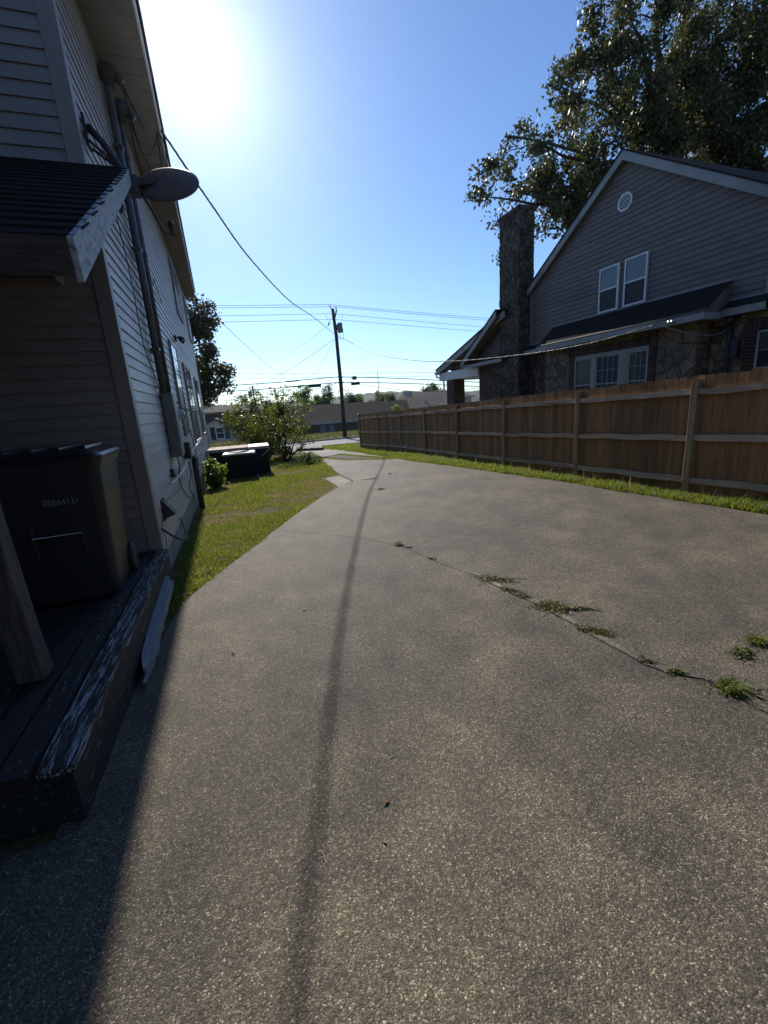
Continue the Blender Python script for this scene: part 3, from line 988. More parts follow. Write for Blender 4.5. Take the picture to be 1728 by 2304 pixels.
# ------------------------------------------------------------------ satellite dish
SD = thing('satellite_dish', 'drooping satellite dish on a bent black bracket at the house corner', 'satellite dish', (-0.93, 5.07, 2.20), 0)
dc = Vector((-0.335, 5.30, 2.245))
nrm = Vector((0.12, 0.80, -0.60)).normalized()
ux = Vector((1, 0.02, 0.22))
ux = (ux - nrm * ux.dot(nrm)).normalized()
uy = nrm.cross(ux)
if uy.y < 0: uy = -uy
V, F = [], []
nr_, na = 7, 40
for side in (0, 1):
    for i in range(nr_ + 1):
        rr = i / nr_
        for a in range(na):
            th = 2 * math.pi * a / na
            p = dc + ux * (0.300 * rr * math.cos(th)) + uy * (0.265 * rr * math.sin(th)) + nrm * (0.055 * rr * rr - 0.055 + (0.007 if side else 0))
            V.append(p)
for side in (0, 1):
    b0 = side * (nr_ + 1) * na
    for i in range(nr_):
        for a in range(na):
            a2 = (a + 1) % na
            q = (b0 + i * na + a, b0 + (i + 1) * na + a, b0 + (i + 1) * na + a2, b0 + i * na + a2)
            F.append(q if side else q[::-1])
for a in range(na):
    a2 = (a + 1) % na
    F.append((nr_ * na + a, nr_ * na + a2, (2 * nr_ + 1) * na + a2, (2 * nr_ + 1) * na + a))
mb = MB()
mb.v = [tuple(p) for p in V]
mb.f = F
mb.v = [tuple(Vector(p) - Vector((-0.93, 5.07, 0))) for p in mb.v]
mb.build('reflector', 'dish_paint', SD, smooth=True, fix=False)


def sd(p):
    return (p[0] + 0.93, p[1] - 5.07, p[2])


foot = MB()
foot.box(0.005, 0.03, -0.06, 0.06, 2.38, 2.62)
foot.build('foot_plate', 'dark_metal', SD)
MB().tube([sd((-0.90, 5.07, 2.55)), sd((-0.80, 5.09, 2.44)), sd((-0.70, 5.15, 2.26)), sd((-0.63, 5.19, 2.17))], 0.030, 10).build('mast', 'dark_metal', SD, smooth=True)
MB().tube([sd((-0.90, 5.12, 2.40)), sd((-0.72, 5.14, 2.27))], 0.012, 8).build('strut', 'dark_metal', SD)
MB().tube([sd((-0.90, 5.02, 2.42)), sd((-0.74, 5.12, 2.30))], 0.012, 8).build('strut', 'dark_metal', SD)
w = MB()
w.hexa([sd(p) for p in ((-0.68, 5.14, 2.08), (-0.60, 5.14, 2.08), (-0.58, 5.26, 2.08), (-0.68, 5.26, 2.08), (-0.68, 5.14, 2.24), (-0.58, 5.14, 2.24), (-0.56, 5.28, 2.24), (-0.68, 5.26, 2.24))])
w.build('clamp', 'dark_metal', SD, bevel=0.01)
w = MB()
w.hexa([sd(p) for p in ((-0.60, 5.17, 2.16), (-0.40, 5.24, 2.22), (-0.40, 5.29, 2.22), (-0.60, 5.25, 2.16), (-0.60, 5.17, 2.22), (-0.40, 5.24, 2.26), (-0.40, 5.29, 2.26), (-0.60, 5.25, 2.22))])
w.build('back_bracket', 'dark_metal', SD, bevel=0.006)
MB().tube([sd((-0.57, 5.20, 2.10)), sd((-0.52, 5.42, 2.04)), sd((-0.475, 5.66, 1.965)), sd((-0.455, 5.72, 1.955)), sd((-0.375, 5.78, 1.955))], 0.017, 8).build('feed_arm', 'dark_metal', SD)
w = MB()
w.lathe([(0.018, -0.01), (0.018, 0.05), (0.034, 0.055), (0.036, 0.095), (0.026, 0.115)], n=14)
w.xform(Matrix.Translation(Vector(sd((-0.395, 5.765, 1.965)))))
w.build('feed_horn', 'dark_metal', SD, smooth=True)


# ------------------------------------------------------------------ cables on the wall
def wl(y, z, x=0.03):
    """wall frame to world"""
    c, s = math.cos(LH_ROT), math.sin(LH_ROT)
    return Vector((-0.95 + x * c - y * s, 4.85 + x * s + y * c, z))


def cable(pts, r, label, material='cable_black', name='cable', group=None, n=6, sm=10):
    c0 = Vector(pts[0])
    P = spline([Vector(p) - c0 for p in pts], sm)
    mb = MB().tube(P, r, n)
    o = mb.build(name, material, None, smooth=True)
    o.location = c0
    tag(o, label, 'cable', group)
    return o


cable([wl(1.06, 2.18), wl(1.10, 1.6, 0.05), wl(1.22, 0.9, 0.035), wl(1.55, 0.55, 0.05), wl(1.80, 0.40, 0.04), wl(1.84, 0.0, 0.04), wl(1.80, -0.45, 0.04), wl(1.66, -0.62, 0.03), wl(1.62, -0.66, 0.03)], 0.006, 'thin dark cable hanging down the siding from the porch light')
cable([wl(2.05, -0.52, 0.08), wl(1.98, -0.66, 0.10), wl(2.0, -0.85, 0.06), wl(2.3, -1.05, 0.05), wl(2.8, -1.25, 0.05), wl(3.3, -1.35, 0.06)], 0.008, 'black wire looping out from under the panel box')
cable([wl(0.10, -1.12, 0.03), wl(0.35, -1.30, 0.12), wl(0.8, -1.44, 0.16), wl(1.3, -1.45, 0.10), wl(1.7, -1.36, 0.02)], 0.011, 'thick black cable drooping beneath the dryer vent')
cable([wl(0.0, -1.36, 0.05), wl(0.05, -1.22, 0.06), wl(0.16, -1.10, 0.03), wl(0.7, -0.95, 0.03), wl(1.5, -0.98, 0.03), wl(2.2, -1.0, 0.035), wl(2.7, -0.86, 0.03)], 0.004, 'thin wire trailing from the foot of the corner board')
cable([wl(1.20, -0.80, 0.05), wl(1.7, -0.80, 0.07), wl(2.6, -0.78, 0.08), wl(3.5, -0.72, 0.07), wl(4.6, -0.66, 0.07), wl(6.5, -0.62, 0.06), wl(8.5, -0.58, 0.05)], 0.013, 'white plastic conduit sagging along the siding', 'white_paint', 'conduit_run')
cable([wl(3.6, -0.70, 0.06), wl(3.5, -0.95, 0.09), wl(3.3, -1.15, 0.05), wl(3.6, -1.40, 0.06), wl(4.0, -1.55, 0.08)], 0.008, 'black wire dangling below the telephone box')
cable([wl(2.5, 0.42, 0.04), wl(3.2, 0.34, 0.05), wl(4.2, 0.20, 0.06), wl(5.2, 0.17, 0.07), wl(6.6, 0.16, 0.05), wl(8.2, 0.20, 0.06), wl(10.2, 0.16, 0.05), wl(12.5, 0.12, 0.04)], 0.010, 'dark wire bundle sagging past the window sills')
cable([wl(4.9, 0.0, 0.03), wl(5.6, -0.25, 0.03), wl(6.0, -0.7, 0.03), wl(6.2, -1.1, 0.04), wl(5.2, -0.85, 0.06)], 0.009, 'dark wire running down between the first two windows')
cable([wl(2.9, 2.25, 0.03), wl(3.3, 2.05, 0.05), wl(3.6, 2.2, 0.04), wl(4.3, 2.0, 0.03)], 0.005, 'short loose wire on the siding beside the masts')


# ------------------------------------------------------------------ condensers beside the house
def louvre(mb, axis, a0, a1, fixed, z0, z1, n, out):
    """angled slats on a face; axis 'x' runs along x at y=fixed, axis 'y' along y at x=fixed"""
    for i in range(n):
        za = z0 + (z1 - z0) * i / n
        zb = za + (z1 - z0) / n * 0.55
        if axis == 'x':
            mb.hexa([(a0, fixed, za + 0.02), (a1, fixed, za + 0.02), (a1, fixed + out, za), (a0, fixed + out, za), (a0, fixed, zb + 0.02), (a1, fixed, zb + 0.02), (a1, fixed + out, zb), (a0, fixed + out, zb)])
        else:
            mb.hexa([(fixed, a0, za + 0.02), (fixed + out, a0, za), (fixed + out, a1, za), (fixed, a1, za + 0.02), (fixed, a0, zb + 0.02), (fixed + out, a0, zb), (fixed + out, a1, zb), (fixed, a1, zb + 0.02)])


AC = thing('condenser', 'small dark condenser with a pale slotted top, in front of the larger unit', 'air conditioner', (-0.11, 14.62, -1.985), R(-3))
z0, z1 = -1.985, -1.22
MB().box(-0.43, 0.43, -0.36, 0.36, z0 + 0.03, z1).build('cabinet', 'ac_black', AC)
MB().box(-0.50, 0.50, -0.43, 0.43, z0 - 0.04, z0 + 0.03).build('pad', 'concrete_block', AC)
for sx in (-1, 1):
    for sy in (-1, 1):
        MB().box(sx * 0.45 - 0.03, sx * 0.45 + 0.03, sy * 0.38 - 0.03, sy * 0.38 + 0.03, z0 + 0.03, z1).build('corner_post', 'ac_black', AC, bevel=0.006)
for f in (0, 1, 2):
    m2 = MB()
    if f == 0: louvre(m2, 'x', -0.42, 0.42, -0.362, z0 + 0.05, z1 - 0.02, 16, -0.025)
    elif f == 1: louvre(m2, 'y', -0.35, 0.35, 0.432, z0 + 0.05, z1 - 0.02, 16, 0.025)
    else: louvre(m2, 'y', -0.35, 0.35, -0.432, z0 + 0.05, z1 - 0.02, 16, -0.025)
    m2.build('louvre', 'ac_black', AC)
rings = [rrect(0, 0, z, w, d, 0.09, 5) for z, w, d in ((z1, 0.98, 0.84), (z1 + 0.035, 0.98, 0.84), (z1 + 0.055, 0.93, 0.79))]
MB().loft(rings).build('lid', 'ac_lid', AC)
gr = MB()
for rr in (0.08, 0.14, 0.20, 0.26, 0.32):
    gr.tube([(rr * math.cos(a * math.pi / 12), rr * math.sin(a * math.pi / 12), z1 + 0.066) for a in range(25)], 0.006, 5, False)
for a in range(8):
    gr.tube([(0.05 * math.cos(a * math.pi / 4), 0.05 * math.sin(a * math.pi / 4), z1 + 0.066), (0.33 * math.cos(a * math.pi / 4), 0.33 * math.sin(a * math.pi / 4), z1 + 0.066)], 0.006, 5)
gr.build('fan_guard', 'dark_metal', AC)
w = MB()
w.lathe([(0.34, 0.0), (0.34, 0.004)], (0, 0, z1 + 0.0555), 28)
w.build('fan_opening', 'ac_black', AC)

AB = thing('package_unit', 'large dark air-conditioning cabinet with a rusty flat top against the house', 'air conditioner', (-0.10, 15.75, -2.01), R(-1.5))
z0, z1 = -2.01, -1.10
MB().box(-0.93, 0.93, -0.60, 0.62, z0 + 0.02, z1).build('cabinet', 'ac_black', AB, bevel=0.01)
MB().box(-0.98, 0.30, -0.66, 0.66, z1, z1 + 0.035).build('top_panel', 'rust', AB, bevel=0.006)
MB().box(0.305, 0.98, -0.66, 0.66, z1, z1 + 0.035).build('top_panel', 'ac_lid', AB, bevel=0.006)
MB().box(-0.98, 0.98, -0.645, -0.605, z1 - 0.05, z1 - 0.002).build('drip_edge', 'ac_lid', AB)
m2 = MB()
louvre(m2, 'x', 0.10, 0.86, -0.604, z0 + 0.08, z1 - 0.10, 12, -0.02)
m2.build('louvre', 'ac_black', AB)
m2 = MB()
louvre(m2, 'y', -0.5, 0.5, 0.932, z0 + 0.08, z1 - 0.10, 12, 0.02)
m2.build('louvre', 'ac_black', AB)
for xx in (-0.50, -0.02):
    MB().box(xx - 0.22, xx + 0.22, -0.612, -0.60, z0 + 0.10, z1 - 0.08).build('access_panel', 'ac_black', AB, bevel=0.003)
o = cable([(0.55, 15.06, -1.42), (0.72, 15.05, -1.30), (0.86, 15.04, -1.17)], 0.012, 'pale pipe slanting across the larger cabinet', 'pale_enamel', 'refrigerant_pipe')

# two concrete wheel stops by the road
for i, (x0, y0, x1, y1) in enumerate(((3.0, 25.5, 3.62, 24.85), (3.68, 24.78, 4.28, 24.2))):
    dx, dy = x1 - x0, y1 - y0
    L_ = math.hypot(dx, dy)
    o = thing('wheel_stop', ('left' if i == 0 else 'right') + ' of two low brown timber blocks at the end of the drive', 'kerb stop', ((x0 + x1) / 2, (y0 + y1) / 2, gh(y0) + 0.012), math.atan2(dy, dx), 'blocks at the end of the drive')
    zb = gh(y0) + 0.012
    MB().prism([(-L_ / 2, -0.09, zb), (-L_ / 2, 0.09, zb), (-L_ / 2, 0.07, zb + 0.15), (-L_ / 2, -0.07, zb + 0.15)], (L_, 0, 0)).build('block', 'brick_red', o, bevel=0.01)


# ================================================================== FENCE
FX = 6.50
posts_y = [2.45 * k + 0.0 for k in range(0, 10)]
posts_y = [0.0, 2.45, 4.88, 7.25, 9.85, 12.45, 15.0, 17.6, 19.95, 22.25]
FN = thing('board_fence', 'brown dog-eared wooden board fence along the right of the drive', 'fence', (FX, 11.0, gh(11.0)), 0)
FN.location = (FX, 11.0, gh(11.0))
foff = Vector((FX, 11.0, 0))


def fx(y):
    return float(np.interp(y, [0, 17.6, 19.95, 22.25, 23], [FX, FX, FX - 0.26, FX - 0.54, FX - 0.63]))


def ftop(y):
    return gh(y) + 1.75


def fence_build(mb, name, material, **kw):
    mb.v = [(p[0] - FX, p[1] - 11.0, p[2]) for p in mb.v]
    return mb.build(name, material, FN, **kw)


for i, py in enumerate(posts_y):
    rings = []
    w = 0.105
    for z in (-0.02, 0.4, 0.9, 1.35, 1.74):
        rings.append(rrect(fx(py) + rnd.uniform(-0.003, 0.003), py + rnd.uniform(-0.004, 0.004), gh(py) + z, w, w, 0.008, 3))
    po = fence_build(MB().loft(rings), 'post', 'fence_post_wood')
    if i == len(posts_y) - 1:
        c = MB()
        c.loft([rrect(fx(py), py, ftop(py) - 0.01, 0.125, 0.125, 0.008, 3), rrect(fx(py), py, ftop(py) + 0.03, 0.125, 0.125, 0.008, 3), rrect(fx(py), py, ftop(py) + 0.055, 0.05, 0.05, 0.005, 3)])
        fence_build(c, 'post_cap', 'dark_metal')
for i in range(len(posts_y) - 1):
    a, b2 = posts_y[i] + 0.053, posts_y[i + 1] - 0.053
    for dz in (0.175, 0.86, 1.50):
        rings = []
        n = 14
        ph = rnd.uniform(0, 6)
        am = rnd.uniform(0.002, 0.010)
        lift = rnd.uniform(-0.015, 0.015)
        for s in range(n + 1):
            y = a + (b2 - a) * s / n
            zc = ftop(y) - dz + lift + am * math.sin(ph + s * 0.9)
            h = 0.044 + rnd.uniform(-0.003, 0.003)
            x1 = fx(y) + 0.012 + rnd.uniform(0, 0.003)
            x0 = fx(y) - 0.034 + rnd.uniform(0, 0.004)
            rings.append([(x0, y, zc - h), (x1, y, zc - h), (x1, y, zc + h), (x0, y, zc + h)])
        fence_build(MB().loft(rings), 'rail', 'rail_wood')


def picket_mesh(seed):
    r = random.Random(seed)
    w, h, t = 0.1385 / 2, 1.755, 0.016
    c = 0.022
    prof = [(-w, 0), (w, 0), (w, h - c), (w - c, h), (-w + c, h), (-w, h - c)]
    mb = MB().prism([(0, u + r.uniform(-0.001, 0.001), v) for u, v in prof], (t, 0, 0))
    me = bpy.data.meshes.new('picket')
    me.from_pydata(mb.v, [], mb.f)
    bm = bmesh.new(); bm.from_mesh(me)
    bmesh.ops.recalc_face_normals(bm, faces=bm.faces)
    bm.to_mesh(me); bm.free()
    me.materials.append(MATS['picket_wood'])
    return me


PM = [picket_mesh(s) for s in range(3)]
y = 0.0
i = 0
while y < 22.28:
    o = bpy.data.objects.new('picket', PM[i % 3])
    COL.objects.link(o)
    o.parent = FN
    o.location = (fx(y) - FX + 0.016 + rnd.uniform(0, 0.003), y - 11.0, gh(y) + 0.035 + rnd.uniform(-0.012, 0.012) - gh(11.0))
    o.rotation_euler = (rnd.uniform(-0.004, 0.004), 0, rnd.uniform(-0.02, 0.02) + (0.115 if y > 17.6 else 0))
    y += 0.1385 + rnd.choice((0.001, 0.002, 0.003, 0.004, 0.007))
    i += 1

# ================================================================== STONE HOUSE
SH = thing('stone_house', 'grey-sided gabled house with a stone ground floor behind the fence', 'house', (10.5, 8.0, -1.85), R(2.5))


def S(X, s, z):
    return (X - 10.5, s - 8.0, z)


def sh_box(X0, X1, s0, s1, z0, z1, name, material, parent=SH, **kw):
    mb = MB()
    mb.box(X0 - 10.5, X1 - 10.5, s0 - 8, s1 - 8, z0, z1)
    return mb.build(name, material, parent, **kw)


AP_S, AP_Z, PITCH = 10.26, 5.68, 0.645
WH = 3.66
# body and gable
sh_box(10.504, 20.0, AP_S - WH, AP_S + WH, -1.9, AP_Z - WH * PITCH, 'wall', 'mortar')
MB().prism([S(10.504, AP_S - WH, AP_Z - WH * PITCH), S(10.504, AP_S + WH, AP_Z - WH * PITCH), S(10.504, AP_S, AP_Z)], (0.3, 0, 0)).build('gable_wall', 'vinyl_gray', SH)
CG = 0.130
z = 1.66
while z < AP_Z - 0.06:
    z1 = z + CG
    h0 = min(WH - 0.06, (AP_Z - z) / PITCH - 0.02)
    h1 = min(WH - 0.06, max(0.01, (AP_Z - z1) / PITCH - 0.02))
    cut = AP_S + rnd.choice((-1.4, -0.9, 0.8, 1.3)) + rnd.uniform(-0.2, 0.2)
    spans = [(AP_S - h0, cut, AP_S - h1, cut), (cut + 0.002, AP_S + h0, cut + 0.002, AP_S + h1)] if h1 > 1.9 else [(AP_S - h0, AP_S + h0, AP_S - h1, AP_S + h1)]
    for q, (a0, a1, b0_, b1_) in enumerate(spans):
        e = 0.0018 * q
        mb = MB()
        mb.hexa([S(10.482 - e, a0, z), S(10.504, a0, z), S(10.504, a1, z), S(10.482 - e, a1, z),
                 S(10.500 - e, b0_, z1), S(10.504, b0_, z1), S(10.504, b1_, z1), S(10.500 - e, b1_, z1)])
        mb.build('siding_board', 'vinyl_gray', SH)
    z += CG
# corner trim
sh_box(10.474, 10.54, AP_S + WH - 0.075, AP_S + WH + 0.01, 1.62, 3.36, 'corner_board', 'trim_gray_white')
sh_box(10.474, 10.54, AP_S - WH - 0.01, AP_S - WH + 0.075, 1.62, 3.36, 'corner_board', 'trim_gray_white')
# rakes
for sg in (-1, 1):
    e = 3.80
    zt, ze = 5.86, 5.86 - e * PITCH
    X0, X1 = 10.335, 10.362
    h = 0.215
    mb = MB()
    mb.hexa([S(X0, AP_S, zt - h), S(X1, AP_S, zt - h), S(X1, AP_S + sg * e, ze - h), S(X0, AP_S + sg * e, ze - h),
             S(X0, AP_S, zt), S(X1, AP_S, zt), S(X1, AP_S + sg * e, ze), S(X0, AP_S + sg * e, ze)])
    mb.build('rake_board', 'trim_gray_white', SH)
    mb = MB()
    mb.hexa([S(X1, AP_S, zt - h + 0.02), S(10.50, AP_S, zt - h + 0.02), S(10.50, AP_S + sg * e, ze - h + 0.02), S(X1, AP_S + sg * e, ze - h + 0.02),
             S(X1, AP_S, zt - h + 0.04), S(10.50, AP_S, zt - h + 0.04), S(10.50, AP_S + sg * e, ze - h + 0.04), S(X1, AP_S + sg * e, ze - h + 0.04)])
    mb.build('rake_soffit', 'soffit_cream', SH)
    mb = MB()
    mb.hexa([S(10.31, AP_S, zt + 0.002), S(20.2, AP_S, zt + 0.002), S(20.2, AP_S + sg * (e + 0.05), ze - 0.03), S(10.31, AP_S + sg * (e + 0.05), ze - 0.03),
             S(10.31, AP_S, zt + 0.04), S(20.2, AP_S, zt + 0.04), S(20.2, AP_S + sg * (e + 0.05), ze + 0.008), S(10.31, AP_S + sg * (e + 0.05), ze + 0.008)])
    mb.build('roof', 'shingle_dark', SH)
    sh_box(10.34, 20.0, AP_S + sg * e - 0.01, AP_S + sg * e + 0.012, ze - h, ze - 0.035, 'fascia', 'trim_gray_white')
# octagonal gable vent
oc = [(0.235 * math.cos(R(22.5 + 45 * k)), 0.225 * math.sin(R(22.5 + 45 * k))) for k in range(8)]
ic = [(0.19 * math.cos(R(22.5 + 45 * k)), 0.18 * math.sin(R(22.5 + 45 * k))) for k in range(8)]
VS, VZ = 10.22, 4.69
mb = MB()
for k in range(8):
    k2 = (k + 1) % 8
    mb.hexa([S(10.455, VS + oc[k][0], VZ + oc[k][1]), S(10.455, VS + oc[k2][0], VZ + oc[k2][1]), S(10.455, VS + ic[k2][0], VZ + ic[k2][1]), S(10.455, VS + ic[k][0], VZ + ic[k][1]),
             S(10.50, VS + oc[k][0], VZ + oc[k][1]), S(10.50, VS + oc[k2][0], VZ + oc[k2][1]), S(10.50, VS + ic[k2][0], VZ + ic[k2][1]), S(10.50, VS + ic[k][0], VZ + ic[k][1])])
vent = mb.build('gable_vent', 'white_paint', SH)
mb = MB()
mb.prism([S(10.474, VS + p[0], VZ + p[1]) for p in ic], (0.02, 0, 0))
mb.build('vent_back', 'dark_metal', vent)
for k in range(6):
    zz = VZ - 0.150 + k * 0.056
    hw = 0.175 if abs(zz - VZ) < 0.075 else 0.175 - (abs(zz - VZ) - 0.075)
    mb = MB()
    mb.hexa([S(10.462, VS - hw, zz), S(10.474, VS - hw, zz), S(10.474, VS + hw, zz), S(10.462, VS + hw, zz),
             S(10.462, VS - hw, zz + 0.018), S(10.474, VS - hw, zz + 0.018), S(10.474, VS + hw, zz + 0.018), S(10.462, VS + hw, zz + 0.018)])
    mb.build('slat', 'white_paint', vent)


def sh_window(X, s0, s1, z0, z1, zm, fr='white_paint', up='window_glass', low='window_screen', grid=None, d=0.05, w=0.045):
    m = MB()
    def bx(a, b_, c, d_, e=0.0):
        m.box(X - d - e - 10.5, X - 10.5, a - 8, b_ - 8, c, d_)
    bx(s0, s0 + w, z0, z1); bx(s1 - w, s1, z0, z1); bx(s0 + w, s1 - w, z1 - w, z1, -0.002); bx(s0 + w, s1 - w, z0, z0 + w, -0.002)
    bx(s0 + w, s1 - w, zm - 0.02, zm + 0.02, -0.005)
    o = m.build('window', fr, SH)
    m = MB(); m.box(X - d + 0.020 - 10.5, X - 10.5, s0 + w - 8, s1 - w - 8, zm + 0.02, z1 - w); m.build('pane', up, o)
    m = MB(); m.box(X - d + 0.026 - 10.5, X - 10.5, s0 + w - 8, s1 - w - 8, z0 + w, zm - 0.02); m.build('pane', low, o)
    if grid:
        m = MB()
        nx_, nz_ = grid
        for (za, zb) in ((zm + 0.02, z1 - w), (z0 + w, zm - 0.02)):
            for i in range(1, nx_):
                ss = s0 + w + (s1 - s0 - 2 * w) * i / nx_
                m.box(X - d + 0.012 - 10.5, X - d + 0.026 - 10.5, ss - 0.008 - 8, ss + 0.008 - 8, za, zb)
            for i in range(1, nz_):
                zz = za + (zb - za) * i / nz_
                m.box(X - d + 0.0125 - 10.5, X - d + 0.0255 - 10.5, s0 + w - 8, s1 - w - 8, zz - 0.008, zz + 0.008)
        m.build('muntin', fr, o)
    return o


sh_window(10.484, 10.256, 10.916, 2.11, 3.275, 2.70)
sh_window(10.484, 9.40, 10.083, 2.11, 3.29, 2.70)

# skirt roof over the bay
TB = [(12.74, 2.10), (7.34, 2.10)]
PF_X, PF_S0, PF_S1, PF_Z = 9.70, 7.33, 12.62, 1.45
npr = 8
for k in range(npr):
    t0, t1 = k / npr, (k + 1) / npr
    Xa, Xb = PF_X + (10.482 - PF_X) * t0, PF_X + (10.482 - PF_X) * t1
    za, zb = PF_Z + (2.08 - PF_Z) * t0, PF_Z + (2.08 - PF_Z) * t1
    sa0, sa1 = PF_S0 + 0.02 * t0, PF_S1 + 0.10 * t0
    sb0, sb1 = PF_S0 + 0.02 * t1, PF_S1 + 0.10 * t1
    mb = MB()
    mb.hexa([S(Xa - 0.02, sa0, za - 0.012), S(Xb, sb0, zb - 0.008), S(Xb, sb1, zb - 0.008), S(Xa - 0.02, sa1, za - 0.012),
             S(Xa - 0.02, sa0, za + 0.014), S(Xb, sb0, zb + 0.002), S(Xb, sb1, zb + 0.002), S(Xa - 0.02, sa1, za + 0.014)])
    mb.build('shingle_course', 'shingle_brown' if k == 0 else 'shingle_dark', SH)
mb = MB()
mb.prism([S(PF_X + 0.02, PF_S0 + 0.03, PF_Z - 0.02), S(10.48, PF_S0 + 0.05, PF_Z - 0.02), S(10.48, PF_S0 + 0.05, 2.05)], (0, 0.03, 0))
mb.build('skirt_end', 'vinyl_gray', SH)
mb = MB()
mb.prism([S(PF_X + 0.02, PF_S1 - 0.05, PF_Z - 0.02), S(10.48, PF_S1 - 0.05, PF_Z - 0.02), S(10.48, PF_S1 - 0.05, 2.05)], (0, 0.03, 0))
mb.build('skirt_end', 'vinyl_gray', SH)
sh_box(10.455, 10.50, 7.33, 12.76, 2.075, 2.105, 'flashing', 'trim_gray_white')
sh_box(PF_X - 0.022, PF_X, PF_S0, PF_S1, 1.30, 1.437, 'fascia', 'trim_gray_white')
sh_box(PF_X, 10.48, PF_S0, PF_S0 + 0.024, 1.30, 1.437, 'fascia', 'trim_gray_white')
sh_box(PF_X, 10.48, PF_S1 - 0.024, PF_S1, 1.30, 1.437, 'fascia', 'trim_gray_white')
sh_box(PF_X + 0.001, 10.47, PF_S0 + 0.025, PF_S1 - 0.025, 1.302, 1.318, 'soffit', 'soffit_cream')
for (a, b_) in ((6.5, 7.325), (12.625, 13.95)):
    sh_box(10.20, 10.225, a, b_, 1.33, 1.48, 'fascia', 'trim_gray_white')
    sh_box(10.226, 10.48, a, b_, 1.332, 1.348, 'soffit', 'soffit_cream')
    mb = MB()
    mb.hexa([S(10.19, a, 1.482), S(10.482, a, 1.64), S(10.482, b_, 1.64), S(10.19, b_, 1.482), S(10.19, a, 1.50), S(10.482, a, 1.665), S(10.482, b_, 1.665), S(10.19, b_, 1.50)])
    mb.build('shingle_course', 'shingle_dark', SH)
    sh_box(10.46, 10.482, a, b_, 1.655, 1.68, 'flashing', 'trim_gray_white')
# floodlight pair below the skirt fascia
fl = thing('eave_floodlight', 'small chrome floodlight on the fascia above the stone bay', 'light', (9.72, 7.99, 1.30), R(2.5))
for dy in (-0.03, 0.05):
    m = MB(); m.lathe([(0.02, 0), (0.035, 0.03), (0.036, 0.06)], n=12)
    m.xform(Matrix.Translation((-0.05, dy, 1.36)) @ Matrix.Rotation(R(-70), 4, 'Y'))
    m.build('lamp_head', 'chrome', fl, smooth=True)
m = MB(); m.box(-0.045, 0.0, -0.04, 0.06, 1.345, 1.375); m.build('base', 'dark_metal', fl)


# stones: irregular cells, each its own block
def clip(poly, nx_, ny_, c):
    out = []
    n = len(poly)
    for i in range(n):
        a, b_ = poly[i], poly[(i + 1) % n]
        da, db = a[0] * nx_ + a[1] * ny_ - c, b_[0] * nx_ + b_[1] * ny_ - c
        if da <= 0: out.append(a)
        if (da < 0 and db > 0) or (da > 0 and db < 0):
            t = da / (da - db)
            out.append((a[0] + (b_[0] - a[0]) * t, a[1] + (b_[1] - a[1]) * t))
    return out


def stones(u0, u1, v0, v1, size, place, parent, material, seed, gap=0.006, proud=0.035, ratio=0.72):
    r = random.Random(seed)
    pts = []
    nu, nv = max(1, round((u1 - u0) / size)), max(1, round((v1 - v0) / (size * ratio)))
    for j in range(nv):
        for i in range(nu):
            pts.append((u0 + (i + 0.5 + (0.25 if j % 2 else -0.25) + r.uniform(-0.46, 0.46)) * (u1 - u0) / nu, v0 + (j + 0.5 + r.uniform(-0.46, 0.46)) * (v1 - v0) / nv))
    for a, p in enumerate(pts):
        poly = [(u0, v0), (u1, v0), (u1, v1), (u0, v1)]
        for b_, q in enumerate(pts):
            if a == b_: continue
            dx, dy = q[0] - p[0], q[1] - p[1]
            if dx * dx + dy * dy > (3.2 * size) ** 2: continue
            L_ = math.hypot(dx, dy)
            nx_, ny_ = dx / L_, dy / L_
            c = (p[0] + q[0]) / 2 * nx_ + (p[1] + q[1]) / 2 * ny_ - gap
            poly = clip(poly, nx_, ny_, c)
            if len(poly) < 3: break
        if len(poly) < 3: continue
        cx_ = sum(q[0] for q in poly) / len(poly); cy_ = sum(q[1] for q in poly) / len(poly)
        h = proud * r.uniform(0.55, 1.15)
        tilt = (r.uniform(-0.03, 0.03), r.uniform(-0.03, 0.03))
        base = [place(q[0], q[1], 0.0) for q in poly]
        mid = [place(q[0], q[1], h * 0.7) for q in poly]
        top = [place(cx_ + (q[0] - cx_) * 0.91, cy_ + (q[1] - cy_) * 0.91, h + tilt[0] * (q[0] - cx_) + tilt[1] * (q[1] - cy_)) for q in poly]
        MB().loft([base, mid, top]).build('stone', material, parent)


def brick(mb_place, a0, a1, b0, b1, d, parent):
    pts = [mb_place(a0, b0, 0), mb_place(a1, b0, 0), mb_place(a1, b1, 0), mb_place(a0, b1, 0), mb_place(a0, b0, d), mb_place(a1, b0, d), mb_place(a1, b1, d), mb_place(a0, b1, d)]
    MB().hexa(pts).build('brick', 'brick_red', parent)


BX = 10.0       # face of the bay wall
bay = sh_box(BX, 10.5, 7.65, 12.50, -1.9, 1.30, 'bay_wall', 'mortar')
pl = lambda u, v, d: S(BX - d, u, v)
stones(11.47, 12.52, -0.35, 1.30, 0.28, pl, bay, 'stone', 1)
stones(7.63, 8.58, -0.35, 1.30, 0.28, pl, bay, 'stone', 2)
stones(8.60, 11.45, 1.185, 1.30, 0.36, pl, bay, 'stone', 3, ratio=0.5)
sh_box(BX - 0.012, BX, 8.60, 11.45, 0.98, 1.18, 'brick_bed', 'brick_mortar', bay)
sh_box(BX - 0.012, BX, 11.24, 11.45, -0.6, 0.98, 'brick_bed', 'brick_mortar', bay)
sh_box(BX - 0.012, BX, 8.60, 8.79, -0.6, 0.98, 'brick_bed', 'brick_mortar', bay)
u = 8.605
while u < 11.44:
    brick(pl, u, u + 0.060, 0.985 + rnd.uniform(0, 0.004), 1.175, 0.045 + rnd.uniform(0, 0.006), bay)
    u += 0.074
v = -0.45
kk = 0
